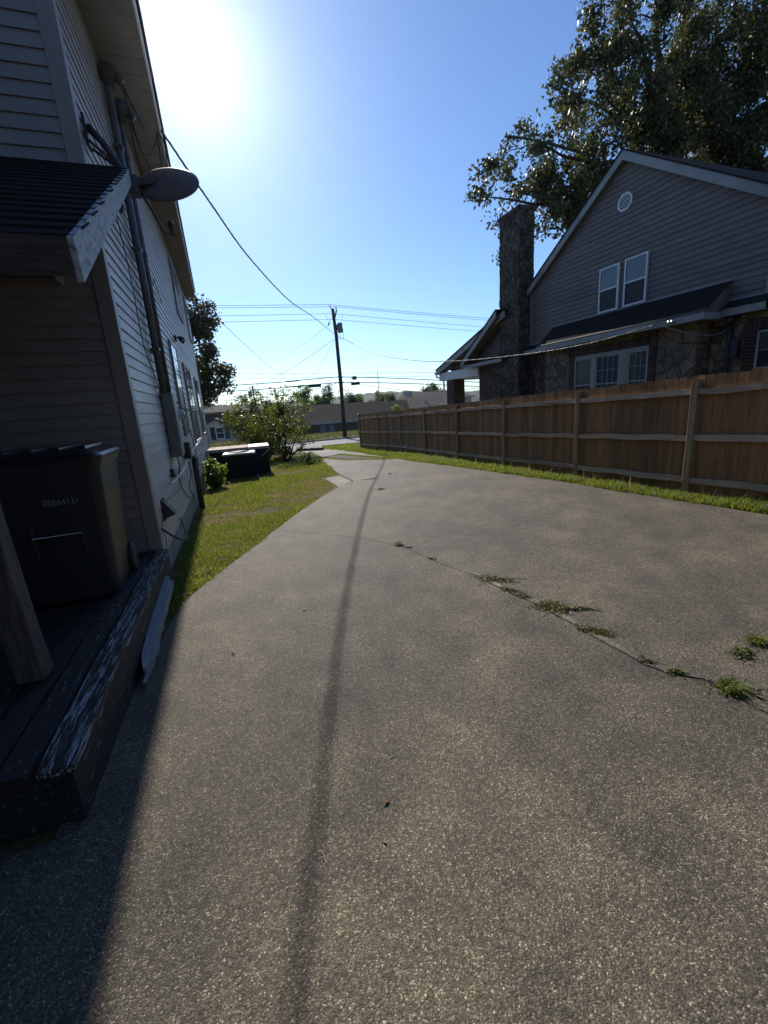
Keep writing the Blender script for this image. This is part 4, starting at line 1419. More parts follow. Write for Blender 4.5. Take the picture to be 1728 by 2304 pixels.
while v < 0.96:
    for (a0, a1) in ((11.25 + (0.0 if kk % 2 else 0.005), 11.445), (8.605, 8.785 - (0.0 if kk % 2 else 0.006))):
        brick(pl, a0, a1, v, v + 0.056, 0.045 + rnd.uniform(0, 0.006), bay)
    v += 0.072
    kk += 1
# the three windows of the bay
sh_box(BX - 0.035, BX, 8.80, 11.235, 0.905, 0.975, 'window_head', 'trim_gray_white')
for a, b_ in ((10.44, 10.56), (9.38, 9.62)):
    sh_box(BX - 0.045, BX, a, b_, -0.62, 0.902, 'mullion', 'trim_gray_white')
for (a, b_, gr_, mt) in ((10.565, 11.235, None, 'window_blind'), (9.625, 10.435, (4, 2), 'window_screen'), (8.80, 9.375, (3, 2), 'window_blind')):
    sh_window(BX, a, b_, -0.62, 0.902, 0.14, 'trim_gray_white', mt, 'window_screen', gr_, d=0.04, w=0.05)
# side faces of the bay
side = lambda u, v, d: S(u, 7.65 - d, v)
stones(BX - 0.0, 10.48, -0.35, 1.30, 0.27, side, bay, 'stone', 4)
side2 = lambda u, v, d: S(u, 12.50 + d, v)
# recessed wall to the right, with its own window
rw = sh_box(10.44, 10.50, 5.2, 7.64, -1.9, 1.33, 'ground_floor_wall', 'mortar')
plr = lambda u, v, d: S(10.44 - d, u, v)
stones(6.92, 7.60, -0.2, 1.33, 0.24, plr, rw, 'stone', 5)
stones(5.3, 6.90, 1.20, 1.33, 0.32, plr, rw, 'stone', 6, ratio=0.5)
v = -0.30
while v < 0.96:
    brick(plr, 6.70, 6.90, v, v + 0.056, 0.045 + rnd.uniform(0, 0.006), rw)
    v += 0.072
u = 5.6
while u < 6.89:
    brick(plr, u, u + 0.060, 0.985, 1.185, 0.045, rw)
    u += 0.074
sh_window(10.44, 5.75, 6.68, -0.6, 0.95, 0.2, 'trim_gray_white', 'window_glass', 'window_glass', (3, 2), d=0.04)
# wall left of the bay
lw_ = sh_box(10.44, 10.50, 12.52, 13.92, -1.9, 1.33, 'ground_floor_wall', 'mortar')
pll = lambda u, v, d: S(10.44 - d, u, v)
v = -0.30
while v < 1.28:
    brick(pll, 12.95, 13.15, v, v + 0.056, 0.045 + rnd.uniform(0, 0.006), lw_)
    v += 0.072
stones(13.16, 13.90, -0.3, 1.33, 0.27, pll, lw_, 'chimney_stone', 7)

# chimney: stack, shoulders and base in rough stone
CX0, CX1 = 10.05, 10.62
ch = sh_box(CX0, CX1, 13.97, 15.05, -1.9, 5.95, 'chimney', 'mortar')
stones(13.95, 15.07, 1.30, 5.93, 0.24, lambda u, v, d: S(CX0 - d, u, v), ch, 'chimney_stone', 11, 0.005, 0.05)
stones(CX0, CX1, 1.30, 5.93, 0.22, lambda u, v, d: S(u, 13.97 - d, v), ch, 'chimney_stone', 12, 0.008, 0.045)
stones(CX0, CX1, 2.4, 5.93, 0.30, lambda u, v, d: S(u, 15.05 + d, v), ch, 'chimney_stone', 13, 0.008, 0.045)
m = MB()
m.prism([S(CX0 - 0.06, 13.90, 1.0), S(CX0 - 0.06, 15.42, 1.0), S(CX0 - 0.06, 15.12, 1.55), S(CX0 - 0.06, 13.96, 1.40)], (0.5, 0, 0))
m.build('shoulder', 'mortar', ch)
sh_box(CX0 - 0.06, CX1, 13.90, 15.42, -1.9, 1.0, 'chimney_base', 'mortar', ch)
stones(13.90, 15.42, -0.35, 1.28, 0.27, lambda u, v, d: S(CX0 - 0.06 - d, u, v), ch, 'chimney_stone', 14, 0.008, 0.045)
stones(CX0 - 0.06, CX1 + 0.1, -0.35, 1.30, 0.25, lambda u, v, d: S(u, 13.90 - d, v), ch, 'chimney_stone', 15, 0.008, 0.045)
u = 13.94
while u < 15.05:
    brick(lambda a, b_, d: S(CX0 - 0.055 + d * 0 - d, a, b_), u, u + 0.066, 5.93, 6.05, 0.02, ch)
    u += 0.074
u = CX0 - 0.04
while u < CX1:
    brick(lambda a, b_, d: S(a, 13.92 - d, b_), u, u + 0.066, 5.93, 6.05, 0.02, ch)
    u += 0.074
sh_box(CX0 - 0.05, CX1 + 0.04, 13.93, 15.09, 5.92, 6.045, 'cap', 'brick_red', ch)

# porch wing beyond the chimney
def roof_strip(X0, X1, s0, z0, s1, z1, th, name, material):
    m = MB()
    m.hexa([S(X0, s0, z0 - th), S(X1, s0, z0 - th), S(X1, s1, z1 - th), S(X0, s1, z1 - th), S(X0, s0, z0), S(X1, s0, z0), S(X1, s1, z1), S(X0, s1, z1)])
    return m.build(name, material, SH)


roof_strip(9.86, 15.0, 20.05, 1.42, 14.6, 3.03, 0.05, 'porch_roof', 'shingle_dark')
roof_strip(9.88, 9.91, 20.0, 1.375, 14.6, 2.975, 0.22, 'rake_board', 'trim_gray_white')
roof_strip(9.92, 10.3, 20.0, 1.20, 14.6, 2.80, 0.02, 'rake_soffit', 'soffit_cream')
m = MB()
m.prism([S(10.31, 19.3, 1.25), S(10.31, 14.6, 1.25), S(10.31, 14.6, 2.80), S(10.31, 19.3, 1.41)], (0.05, 0, 0))
m.build('porch_gable', 'vinyl_gray', SH)
roof_strip(9.70, 10.3, 17.5, 1.50, 14.9, 3.06, 0.04, 'inner_roof', 'shingle_dark')
roof_strip(9.72, 9.75, 17.42, 1.50, 14.9, 3.01, 0.22, 'rake_board', 'trim_gray_white')
roof_strip(9.76, 10.25, 17.35, 1.34, 14.9, 2.81, 0.02, 'rake_soffit', 'soffit_cream')
m = MB()
m.prism([S(10.26, 16.6, 1.45), S(10.26, 14.9, 1.45), S(10.26, 14.9, 2.75), S(10.26, 17.0, 1.52)], (0.04, 0, 0))
m.build('inner_gable', 'vinyl_gray', SH)
roof_strip(9.74, 10.3, 17.3, 1.30, 14.6, 1.46, 0.03, 'pent_roof', 'shingle_dark')
sh_box(9.74, 9.765, 14.6, 17.3, 1.22, 1.345, 'fascia', 'trim_gray_white')
sh_box(10.0, 10.16, 16.55, 19.9, 0.88, 1.24, 'porch_beam', 'white_paint')
k = 16.6
while k < 19.85:
    sh_box(9.990, 10.0, k, k + 0.062, 0.885, 1.235, 'bead_board', 'white_paint')
    k += 0.075
sh_box(10.0, 13.5, 19.72, 19.9, 0.88, 1.24, 'porch_beam', 'white_paint')
col_ = sh_box(10.0, 10.55, 18.55, 19.2, -2.0, 0.88, 'porch_column', 'brick_mortar')
for k in range(36):
    v = -0.9 + k * 0.05
    if v > 0.84: break
    off = 0.16 if k % 2 else 0.0
    for a in (-off, 0.325 - off, 0.65 - off):
        a0, a1 = max(0.0, a), min(0.65, a + 0.315)
        if a1 - a0 > 0.04: brick(lambda p, q, d: S(10.0 - d, p, q), 18.55 + a0, 18.55 + a1, v, v + 0.042, 0.015, col_)
    brick(lambda p, q, d: S(p, 18.55 - d, q), 10.0 - 0.013, 10.55, v, v + 0.042, 0.015, col_)
wl2 = sh_box(10.1, 10.5, 15.05, 16.6, -1.9, 1.22, 'front_wall', 'brick_mortar')
for k in range(60):
    v = -0.5 + k * 0.062
    if v > 1.15: break
    off = 0.12 if k % 2 else 0.0
    a = 15.45 - off
    while a < 16.6:
        a0, a1 = max(15.45, a), min(16.595, a + 0.225)
        if a1 - a0 > 0.04: brick(lambda p, q, d: S(10.1 - d, p, q), a0, a1, v, v + 0.052, 0.016, wl2)
        a += 0.24
m = MB().tube([S(9.86, 19.95, 1.22), S(9.86, 19.93, 1.08), S(9.98, 19.55, 0.96), S(9.96, 19.40, 0.8), S(9.96, 19.38, -1.9)], 0.04, 8)
m.build('downpipe', 'white_paint', SH)
m = MB().tube([S(9.84, 20.06, 1.26), S(15.0, 20.06, 1.26)], 0.06, 8)
m.build('gutter', 'white_paint', SH)
sh_box(10.0, 14.0, 16.6, 20.0, -2.0, -1.5, 'porch_floor', 'concrete_block')

# service mast on the recessed wall
sm_ = thing('wall_mast', 'dark service mast and junction boxes on the recessed stone wall', 'conduit', (10.5, 8.0, -0.6), R(2.5))
MB().tube([S(10.33, 7.18, -0.6), S(10.33, 7.18, 1.18)], 0.045, 10).build('pipe', 'dark_metal', sm_, smooth=True)
m = MB(); weatherhead(m, (0, 0, 0)); m.xform(Matrix.Translation(Vector(S(10.33, 7.18, 1.16))) @ Matrix.Rotation(R(180), 4, 'Z') @ Matrix.Scale(0.8, 4)); m.build('weatherhead', 'dark_metal', sm_, smooth=True)
MB().box(10.24 - 10.5, 10.39 - 10.5, 6.95 - 8, 7.09 - 8, 0.45, 0.80).build('box', 'dark_metal', sm_, bevel=0.008)


# ================================================================== UTILITY POLE AND WIRES
UP = thing('utility_pole', 'dark wooden utility pole with a grey transformer across the road', 'utility pole', (7.93, 34.4, -2.50), 0)
up = lambda x, y, z: (x - 7.93, y - 34.4, z)
MB().tube([up(7.93, 34.4, -2.55), up(7.98, 34.4, 1.6), up(7.95, 34.4, 5.3), up(7.85, 34.4, 7.16)], [0.165, 0.15, 0.13, 0.115], 12).build('shaft', 'pole_wood', UP, smooth=True)
m = MB(); m.lathe([(0.19, 0), (0.20, 0.03), (0.20, 0.62), (0.17, 0.68), (0.05, 0.70)], up(8.28, 34.35, 5.48), 16); m.build('transformer', 'transformer_gray', UP, smooth=True)
MB().box(0.12, 0.20, -0.05, 0.05, 5.65, 6.05).build('bracket', 'dark_metal', UP)
MB().tube([up(7.80, 34.4, 7.05), up(7.70, 34.4, 7.25), up(7.66, 34.4, 7.42)], 0.035, 8).build('insulator', 'transformer_gray', UP)
MB().tube([up(7.98, 34.4, 6.55), up(8.10, 34.4, 6.95), up(8.16, 34.4, 7.10)], 0.05, 8).build('insulator', 'dark_metal', UP)
MB().tube([up(8.12, 34.4, 7.15), up(8.12, 34.4, 7.28)], 0.05, 8).build('insulator', 'transformer_gray', UP)
MB().tube([up(7.40, 34.4, 6.00), up(7.52, 34.4, 6.22)], 0.045, 8).build('fuse_cutout', 'dark_metal', UP)
MB().tube([up(7.26, 34.4, 6.80), up(7.30, 34.4, 6.65), up(7.40, 34.4, 6.42), up(7.50, 34.4, 6.22), up(7.75, 34.4, 6.55)], 0.010, 5).build('jumper', 'cable_black', UP)
MB().tube([up(8.60, 34.4, 6.72), up(8.52, 34.4, 6.45), up(8.40, 34.4, 6.20)], 0.010, 5).build('jumper', 'cable_black', UP)
MB().tube(spline([up(8.45, 34.4, 6.05), up(8.52, 34.4, 5.6), up(8.50, 34.4, 5.15), up(8.35, 34.4, 5.0), up(8.15, 34.4, 5.2), up(8.05, 34.4, 5.3)], 8), 0.014, 6).build('jumper', 'cable_black', UP)
MB().tube(spline([up(8.20, 34.4, 5.48), up(8.25, 34.4, 5.15), up(8.15, 34.4, 5.05), up(8.02, 34.4, 5.2)], 8), 0.012, 6).build('jumper', 'cable_black', UP)
MB().tube([up(8.02 + 0.36 * math.cos(a * math.pi / 14), 34.25, 0.93 + 0.44 * math.sin(a * math.pi / 14)) for a in range(29)], 0.022, 6, False).build('cable_loop', 'cable_black', UP)
m = MB(); m.lathe([(0.10, 0), (0.12, 0.04), (0.12, 0.16), (0.10, 0.2)], up(8.06, 34.2, 0.48), 12); m.build('splice_can', 'transformer_gray', UP)
MB().box(-0.20, 0.24, -0.30, -0.16, 1.8, 1.86).build('strand_clamp', 'dark_metal', UP)


def wire(pts, r, label, material='cable_black', sag=0.0, group=None, name='power_line'):
    pts = [Vector(p) for p in pts]
    if len(pts) == 2:
        a, b_ = pts
        P = []
        n = 28
        for k in range(n + 1):
            t = k / n
            p = a.lerp(b_, t)
            p.z -= sag * 4 * t * (1 - t)
            P.append(p)
    else:
        P = spline(pts, 12)
    c0 = P[0].copy()
    o = MB().tube([p - c0 for p in P], r, 5).build(name, material, None, smooth=True)
    o.location = c0
    tag(o, label, 'power line' if name == 'power_line' else 'cable', group)
    return o


def twisted(pts, r, rad, label, pitch=0.55, strands=3):
    """a triplex drop: insulated strands wound round one another"""
    P = spline(pts, 60)
    mb = MB()
    L_ = [0.0]
    for a, b_ in zip(P[:-1], P[1:]): L_.append(L_[-1] + (b_ - a).length)
    c0 = P[0].copy()
    n = int(L_[-1] / 0.11)
    Q = []
    j = 0
    for k in range(n + 1):
        s = L_[-1] * k / n
        while j < len(L_) - 2 and L_[j + 1] < s: j += 1
        t = (s - L_[j]) / max(1e-6, L_[j + 1] - L_[j])
        Q.append((P[j].lerp(P[j + 1], t), s))
    root = bpy.data.objects.new('service_drop', None)
    COL.objects.link(root)
    root.location = c0
    tag(root, label, 'cable')
    for st in range(strands):
        pts2 = []
        for k, (p, s) in enumerate(Q):
            d = (Q[min(k + 1, n)][0] - Q[max(k - 1, 0)][0]).normalized()
            u_ = d.cross(Vector((0, 0, 1))).normalized()
            w_ = u_.cross(d)
            a = 2 * math.pi * (s / pitch + st / strands)
            pts2.append(p + (u_ * math.cos(a) + w_ * math.sin(a)) * rad - c0)
        MB().tube(pts2, r, 5).build('strand', 'cable_alu' if st == 0 else 'cable_black', root, smooth=True)
    return root


twisted([(-0.47, 8.0, 4.06), (0.09, 9.6, 3.78), (0.84, 12.0, 3.60), (2.35, 17.0, 3.80), (4.1, 22.7, 4.42), (6.1, 29.2, 5.02), (7.78, 34.3, 5.37)], 0.0095, 0.010, 'twisted black service cable from the left house eave to the pole')
twisted([(8.25, 34.3, 5.15), (8.6, 27.8, 3.22), (8.85, 22.0, 2.12), (9.06, 17.6, 1.58), (9.2, 13.0, 1.28), (9.32, 10.2, 1.22), (9.52, 8.25, 1.36)], 0.0095, 0.010, 'twisted silver service cable sagging from the pole to the stone house')
cable([(9.52, 8.25, 1.36), (9.6, 8.0, 1.24), (9.85, 7.6, 1.04), (10.2, 7.35, 0.98), (10.4, 7.2, 1.1)], 0.012, 'pale cable tail running from the fascia to the recessed wall', 'cable_alu')
# service loops where the drop meets the eave
cable([wl(1.93, 3.92, 0.22), wl(2.3, 3.80, 0.30), wl(2.7, 3.80, 0.36), wl(3.16, 4.06, 0.46)], 0.011, 'black service tail drooping from the taller weatherhead to the eave')
cable([wl(1.95, 3.90, 0.23), wl(2.2, 3.55, 0.26), wl(2.6, 3.45, 0.30), wl(3.0, 3.80, 0.42), wl(3.18, 4.05, 0.47)], 0.010, 'second black tail hanging lower below the taller weatherhead')
cable([wl(2.22, 3.66, 0.21), wl(2.3, 3.2, 0.24), wl(2.7, 3.12, 0.32), wl(3.1, 3.45, 0.44), wl(3.2, 4.02, 0.47)], 0.010, 'black loop hanging from the shorter weatherhead')
cable([wl(2.24, 3.66, 0.22), wl(2.5, 3.4, 0.30), wl(2.9, 3.25, 0.42), wl(3.1, 3.5, 0.52), wl(3.05, 3.85, 0.55), wl(3.16, 4.04, 0.48)], 0.009, 'dark curl of cable beside the eave edge')
wire([(-60, 34.4, 7.25), (7.66, 34.4, 7.45)], 0.014, 'topmost power line left of the pole', sag=0.12, group='overhead lines')
wire([(-60, 34.0, 7.10), (8.12, 34.4, 7.30)], 0.014, 'second highest power line left of the pole', sag=0.12, group='overhead lines')
wire([(-60, 34.4, 6.50), (7.9, 34.4, 6.82)], 0.013, 'third power line down, left of the pole', sag=0.15, group='overhead lines')
wire([(-60, 34.4, 6.05), (7.9, 34.4, 6.42)], 0.013, 'fourth power line down, left of the pole', sag=0.15, group='overhead lines')
wire([(7.66, 34.4, 7.45), (60, 34.4, 4.0)], 0.014, 'topmost power line right of the pole', sag=0.25, group='overhead lines')
wire([(8.12, 34.4, 7.30), (60, 34.6, 3.8)], 0.014, 'second highest power line right of the pole', sag=0.25, group='overhead lines')
wire([(7.9, 34.4, 6.82), (60, 34.4, 3.2)], 0.013, 'third power line down, right of the pole', sag=0.3, group='overhead lines')
wire([(7.9, 34.4, 6.42), (60, 34.4, 2.9)], 0.013, 'fourth power line down, right of the pole', sag=0.3, group='overhead lines')
for (za, lb) in ((0, 'upper'), (-0.40, 'lower')):
    wire([(-60, 34.2, 1.2 + za), (-1.3, 34.2, 2.02 + za), (4, 34.2, 2.14 + za), (7.85, 34.2, 2.27 + za)], 0.030, lb + ' of the two thick black telephone cables, left of the pole', name='telephone_cable', group='telephone cables')
    wire([(7.85, 34.2, 2.27 + za), (12, 34.2, 1.98 + za * 0.95), (18, 34.2, 1.45 + za * 0.9), (40, 34.2, -0.6 + za)], 0.030, lb + ' of the two thick black telephone cables, right of the pole', name='telephone_cable', group='telephone cables')
wire([(7.6, 34.2, 1.80), (5.0, 34.2, 1.35), (1.5, 34.2, 1.05), (-8, 34.2, 1.0)], 0.022, 'slack black cable dipping below the telephone cables', name='telephone_cable')
wire([(8.6, 34.2, 1.80), (12, 34.2, 1.15), (16, 34.2, 0.72), (24, 34.2, 0.9)], 0.014, 'thin slack wire below the telephone cables on the right', name='telephone_cable')
for (x0, x1, lb) in ((5.38, 6.38, 'long black splice closure on the cable left of the pole'), (8.75, 9.45, 'short black splice closure on the cable right of the pole')):
    z = 1.70 if x0 < 7 else 1.70
    o = thing('splice_closure', lb, 'splice closure', ((x0 + x1) / 2, 34.2, z), 0)
    L_ = (x1 - x0) / 2
    MB().loft([[(-L_, -0.06, z - 0.07), (-L_, 0.06, z - 0.07), (-L_, 0.06, z + 0.07), (-L_, -0.06, z + 0.07)], [(-L_ + 0.06, -0.10, z - 0.11), (-L_ + 0.06, 0.10, z - 0.11), (-L_ + 0.06, 0.10, z + 0.11), (-L_ + 0.06, -0.10, z + 0.11)],
               [(L_ - 0.06, -0.10, z - 0.09), (L_ - 0.06, 0.10, z - 0.09), (L_ - 0.06, 0.10, z + 0.13), (L_ - 0.06, -0.10, z + 0.13)], [(L_, -0.06, z - 0.05), (L_, 0.06, z - 0.05), (L_, 0.06, z + 0.09), (L_, -0.06, z + 0.09)]]).build('case', 'cable_black', o)
o = thing('cable_amplifier', 'small dark amplifier box on the upper cable right of the pole', 'amplifier', (9.05, 34.2, 2.05), 0)
MB().box(-0.16, 0.16, -0.1, 0.1, 2.00, 2.26).build('case', 'dark_metal', o, bevel=0.02)
MB().box(-0.40, -0.16, -0.015, 0.015, 2.12, 2.15).build('lead', 'cable_black', o)
wire([(-40, 60, 6.6), (70, 60, 2.6)], 0.020, 'upper of two faint far power lines beyond the pole', 'cable_alu', 0.2, 'far lines')
wire([(-40, 60, 6.05), (70, 60, 2.1)], 0.020, 'lower of two faint far power lines beyond the pole', 'cable_alu', 0.2, 'far lines')
wire([(7.75, 34.4, 5.05), (0.94, 52.0, 2.63)], 0.014, 'service wire slanting from the pole down behind the bushes', 'cable_black', 0.5)
wire([(7.78, 34.4, 4.98), (10.83, 70.0, 4.74)], 0.013, 'steep thin service wire from the pole towards the long building', 'cable_black', 0.6)
wire([(-0.88, 17.6, 4.15), (6.72, 55.0, 3.4)], 0.012, 'thin wire from the far eave corner to a distant pole', 'cable_black', 0.35)
wire([(7.5, 34.4, 6.05), (0.9, 52.0, 3.2)], 0.008, 'hair-thin guy wire from the fuse cutout', 'cable_alu', 0.2)


# ================================================================== FAR BUILDINGS
LB = thing('long_building', 'long low building with a dark shingled roof beyond the road', 'building', (20, 75, -4.6), 0)
lb_ = lambda x, y, z: (x - 20, y - 75, z)
MB().box(-12, 14, 0, 14, -4.6, -2.35).build('wall', 'far_brick', LB)
m = MB()
m.hexa([lb_(7.2, 74.4, -2.45), lb_(34.5, 74.4, -2.62), lb_(34.5, 82, 0.35), lb_(7.2, 82, 0.62), lb_(7.2, 74.4, -2.25), lb_(34.5, 74.4, -2.42), lb_(34.5, 82, 0.50), lb_(7.2, 82, 0.78)])
m.hexa([lb_(7.2, 82, 0.62), lb_(34.5, 82, 0.35), lb_(34.5, 90, -2.5), lb_(7.2, 90, -2.4), lb_(7.2, 82, 0.78), lb_(34.5, 82, 0.50), lb_(34.5, 90, -2.3), lb_(7.2, 90, -2.2)])
m.build('roof', 'shingle_gray', LB)
MB().box(-12.8, 14.5, -0.66, -0.60, -2.62, -2.30).build('eave_board', 'trim_gray_white', LB)
for k, xx in enumerate((-6.4, -4.9, 1.2)):
    o = MB().box(xx - 0.5, xx + 0.5, -0.06, 0.0, -4.5, -2.75).build('door', 'transformer_gray', LB)
MB().tube([lb_(17.0, 74.9, -4.5), lb_(17.0, 74.9, -2.5)], 0.07, 6).build('downpipe', 'trim_gray_white', LB)
MB().box(-8.6, -7.2, -0.05, 0.0, -4.0, -3.0).build('window', 'window_glass', LB)
m = MB()
m.hexa([lb_(28, 70, -2.3), lb_(41, 70, -2.8), lb_(41, 80, 0.2), lb_(31, 80, 1.0), lb_(28, 70, -2.15), lb_(41, 70, -2.65), lb_(41, 80, 0.35), lb_(31, 80, 1.15)])
o = m.build('wing_roof', 'tan_roof', LB)
MB().box(8.5, 20, -4.2, 5, -4.6, -2.5).build('wing_wall', 'far_brick', LB)
MB().tube([lb_(33.5, 76.5, -0.6), lb_(33.5, 76.5, 0.25)], 0.12, 6).build('flue', 'transformer_gray', LB)

CH = thing('cream_house', 'small cream gabled house with a shuttered window beyond the bushes', 'house', (-1.3, 50, -3.1), R(0))
ch_ = lambda x, y, z: (x + 1.3, y - 50, z)
m = MB()
m.prism([ch_(-4.6, 50, -3.2), ch_(1.1, 50, -3.3), ch_(1.1, 50, -1.95), ch_(-2.35, 50, -0.42), ch_(-4.6, 50, -1.35)], (0, 8, 0))
m.build('wall', 'cream_wall', CH)
for (xa, za, xb, zb) in ((-2.35, -0.34, 1.45, -2.03), (-2.35, -0.34, -4.9, -1.42)):
    m = MB()
    m.hexa([ch_(xa, 49.7, za), ch_(xb, 49.7, zb), ch_(xb, 58.3, zb), ch_(xa, 58.3, za), ch_(xa, 49.7, za + 0.10), ch_(xb, 49.7, zb + 0.10), ch_(xb, 58.3, zb + 0.10), ch_(xa, 58.3, za + 0.10)])
    m.build('roof', 'tan_roof', CH)
w_ = MB().box(-1.12, -0.22, -0.06, 0, -2.42, -1.18).build('window', 'white_paint', CH)
MB().box(-1.03, -0.31, -0.075, -0.06, -2.33, -1.82).build('pane', 'window_glass', w_)
MB().box(-1.03, -0.31, -0.075, -0.06, -1.77, -1.27).build('pane', 'window_blind', w_)
for xx in (-1.62, -0.20):
    MB().box(xx, xx + 0.48, -0.05, 0, -2.44, -1.16).build('shutter', 'shutter_dark', CH)
DB = thing('dark_barn', 'low dark flat-topped shed just above the cream house roof', 'shed', (-2.2, 62, -4.0), 0)
MB().box(-4.0, 3.6, 0, 9, -4.0, 0.32).build('wall', 'shutter_dark', DB)
m = MB(); m.hexa([(-4.3, -0.4, 0.34), (3.9, -0.4, 0.34), (3.9, 9.4, 1.3), (-4.3, 9.4, 1.3), (-4.3, -0.4, 0.46), (3.9, -0.4, 0.46), (3.9, 9.4, 1.42), (-4.3, 9.4, 1.42)]); m.build('roof', 'shingle_dark', DB)

TH = thing('tan_house', 'large pale tan house with a hipped roof far beyond the fence', 'house', (52, 112, -4.6), 0)
MB().box(-11, 11, 0, 12, -4.6, 0.55).build('wall', 'tan_wall', TH)
m = MB()
a = [(-11.8, -0.7, 0.55), (11.8, -0.7, 0.55), (11.8, 12.7, 0.55), (-11.8, 12.7, 0.55)]
m.v = a + [(-6.5, 6, 2.65), (5.5, 6, 2.75)]
m.f = [(3, 2, 1, 0), (0, 1, 5, 4), (1, 2, 5), (2, 3, 4, 5), (3, 0, 4)]
m.build('roof', 'tan_roof', TH)
MB().box(-11.9, 11.9, -0.78, -0.70, 0.25, 0.58).build('eave_board', 'trim_gray_white', TH)
for xx in (-8, -4.5, -1, 2.5, 6):
    w_ = MB().box(xx, xx + 1.3, -0.05, 0, -1.6, -0.1).build('window', 'white_paint', TH)
    MB().box(xx + 0.12, xx + 1.18, -0.07, -0.05, -1.48, -0.22).build('pane', 'window_glass', w_)
MB().box(-7.5, -5.5, 3.0, 5.0, 1.2, 3.0).build('dormer', 'tan_wall', TH)

P2 = thing('far_pole', 'distant short utility pole with a grey transformer above the bushes', 'utility pole', (3.15, 80, -4.6), 0)
MB().tube([(0, 0, -4.6), (0, 0, 4.5)], [0.2, 0.15], 8).build('shaft', 'pole_wood', P2)
m = MB(); m.lathe([(0.3, 0), (0.32, 0.1), (0.32, 0.9), (0.25, 1.0)], (-0.55, 0, 2.7), 12); m.build('transformer', 'transformer_gray', P2)
MB().box(-0.9, 0.9, -0.06, 0.06, 3.0, 3.15).build('cross_arm', 'pole_wood', P2)
TW = thing('radio_tower', 'thin lattice radio tower on the far hill', 'tower', (224.5, 700, 10), 0)
m = MB()
for k in range(3):
    a = k * 2.094
    m.tube([(1.2 * math.cos(a), 1.2 * math.sin(a), 10), (0.35 * math.cos(a), 0.35 * math.sin(a), 52)], 0.14, 4)
m.build('leg', 'transformer_gray', TW)
m = MB()
for j in range(22):
    z = 10 + j * 1.9
    rr = 1.2 - 0.85 * (z - 10) / 42
    for k in range(3):
        a, b_ = k * 2.094, (k + 1) * 2.094
        m.tube([(rr * math.cos(a), rr * math.sin(a), z), (rr * math.cos(b_), rr * math.sin(b_), z + 1.9)], 0.08, 4)
m.build('lattice', 'transformer_gray', TW)


# ================================================================== VEGETATION
def leaf_mesh(name, centers, size, rng, aspect=0.55, droop=0.25, jitter=0.45, flat=0.0):
    """one four-cornered leaf per centre"""
    n = len(centers)
    c = np.asarray(centers, dtype=np.float32)
    d = rng.normal(size=(n, 3))
    d[:, 2] -= droop * 2
    d[:, 2] *= (1 - flat)
    d /= np.linalg.norm(d, axis=1, keepdims=True) + 1e-6
    e = rng.normal(size=(n, 3))
    e[:, 2] *= (1 - flat * 0.8)
    e -= d * np.sum(e * d, axis=1, keepdims=True)
    e /= np.linalg.norm(e, axis=1, keepdims=True) + 1e-6
    s = (size * (1 + jitter * rng.uniform(-1, 1, n)))[:, None]
    v = np.empty((n, 4, 3), np.float32)
    nrm = np.cross(d, e)
    v[:, 0] = c
    v[:, 1] = c + d * s * 0.5 + e * s * aspect * 0.5 + nrm * s * 0.06
    v[:, 2] = c + d * s
    v[:, 3] = c + d * s * 0.5 - e * s * aspect * 0.5 + nrm * s * 0.06
    f = np.arange(n * 4, dtype=np.int32).reshape(n, 4)
    return mesh_np(name, v.reshape(-1, 3), f)


def limb_path(a, b_, rng, wob=0.10, n=7, sag=0.0):
    a, b_ = np.array(a, float), np.array(b_, float)
    L_ = np.linalg.norm(b_ - a)
    pts = []
    off = np.zeros(3)
    for k in range(n + 1):
        t = k / n
        if 0 < k < n: off = off * 0.6 + rng.normal(size=3) * wob * L_ / n * 1.6
        p = a + (b_ - a) * t + off * math.sin(math.pi * t)
        p[2] += sag * L_ * math.sin(math.pi * t)
        pts.append(p)
    return pts


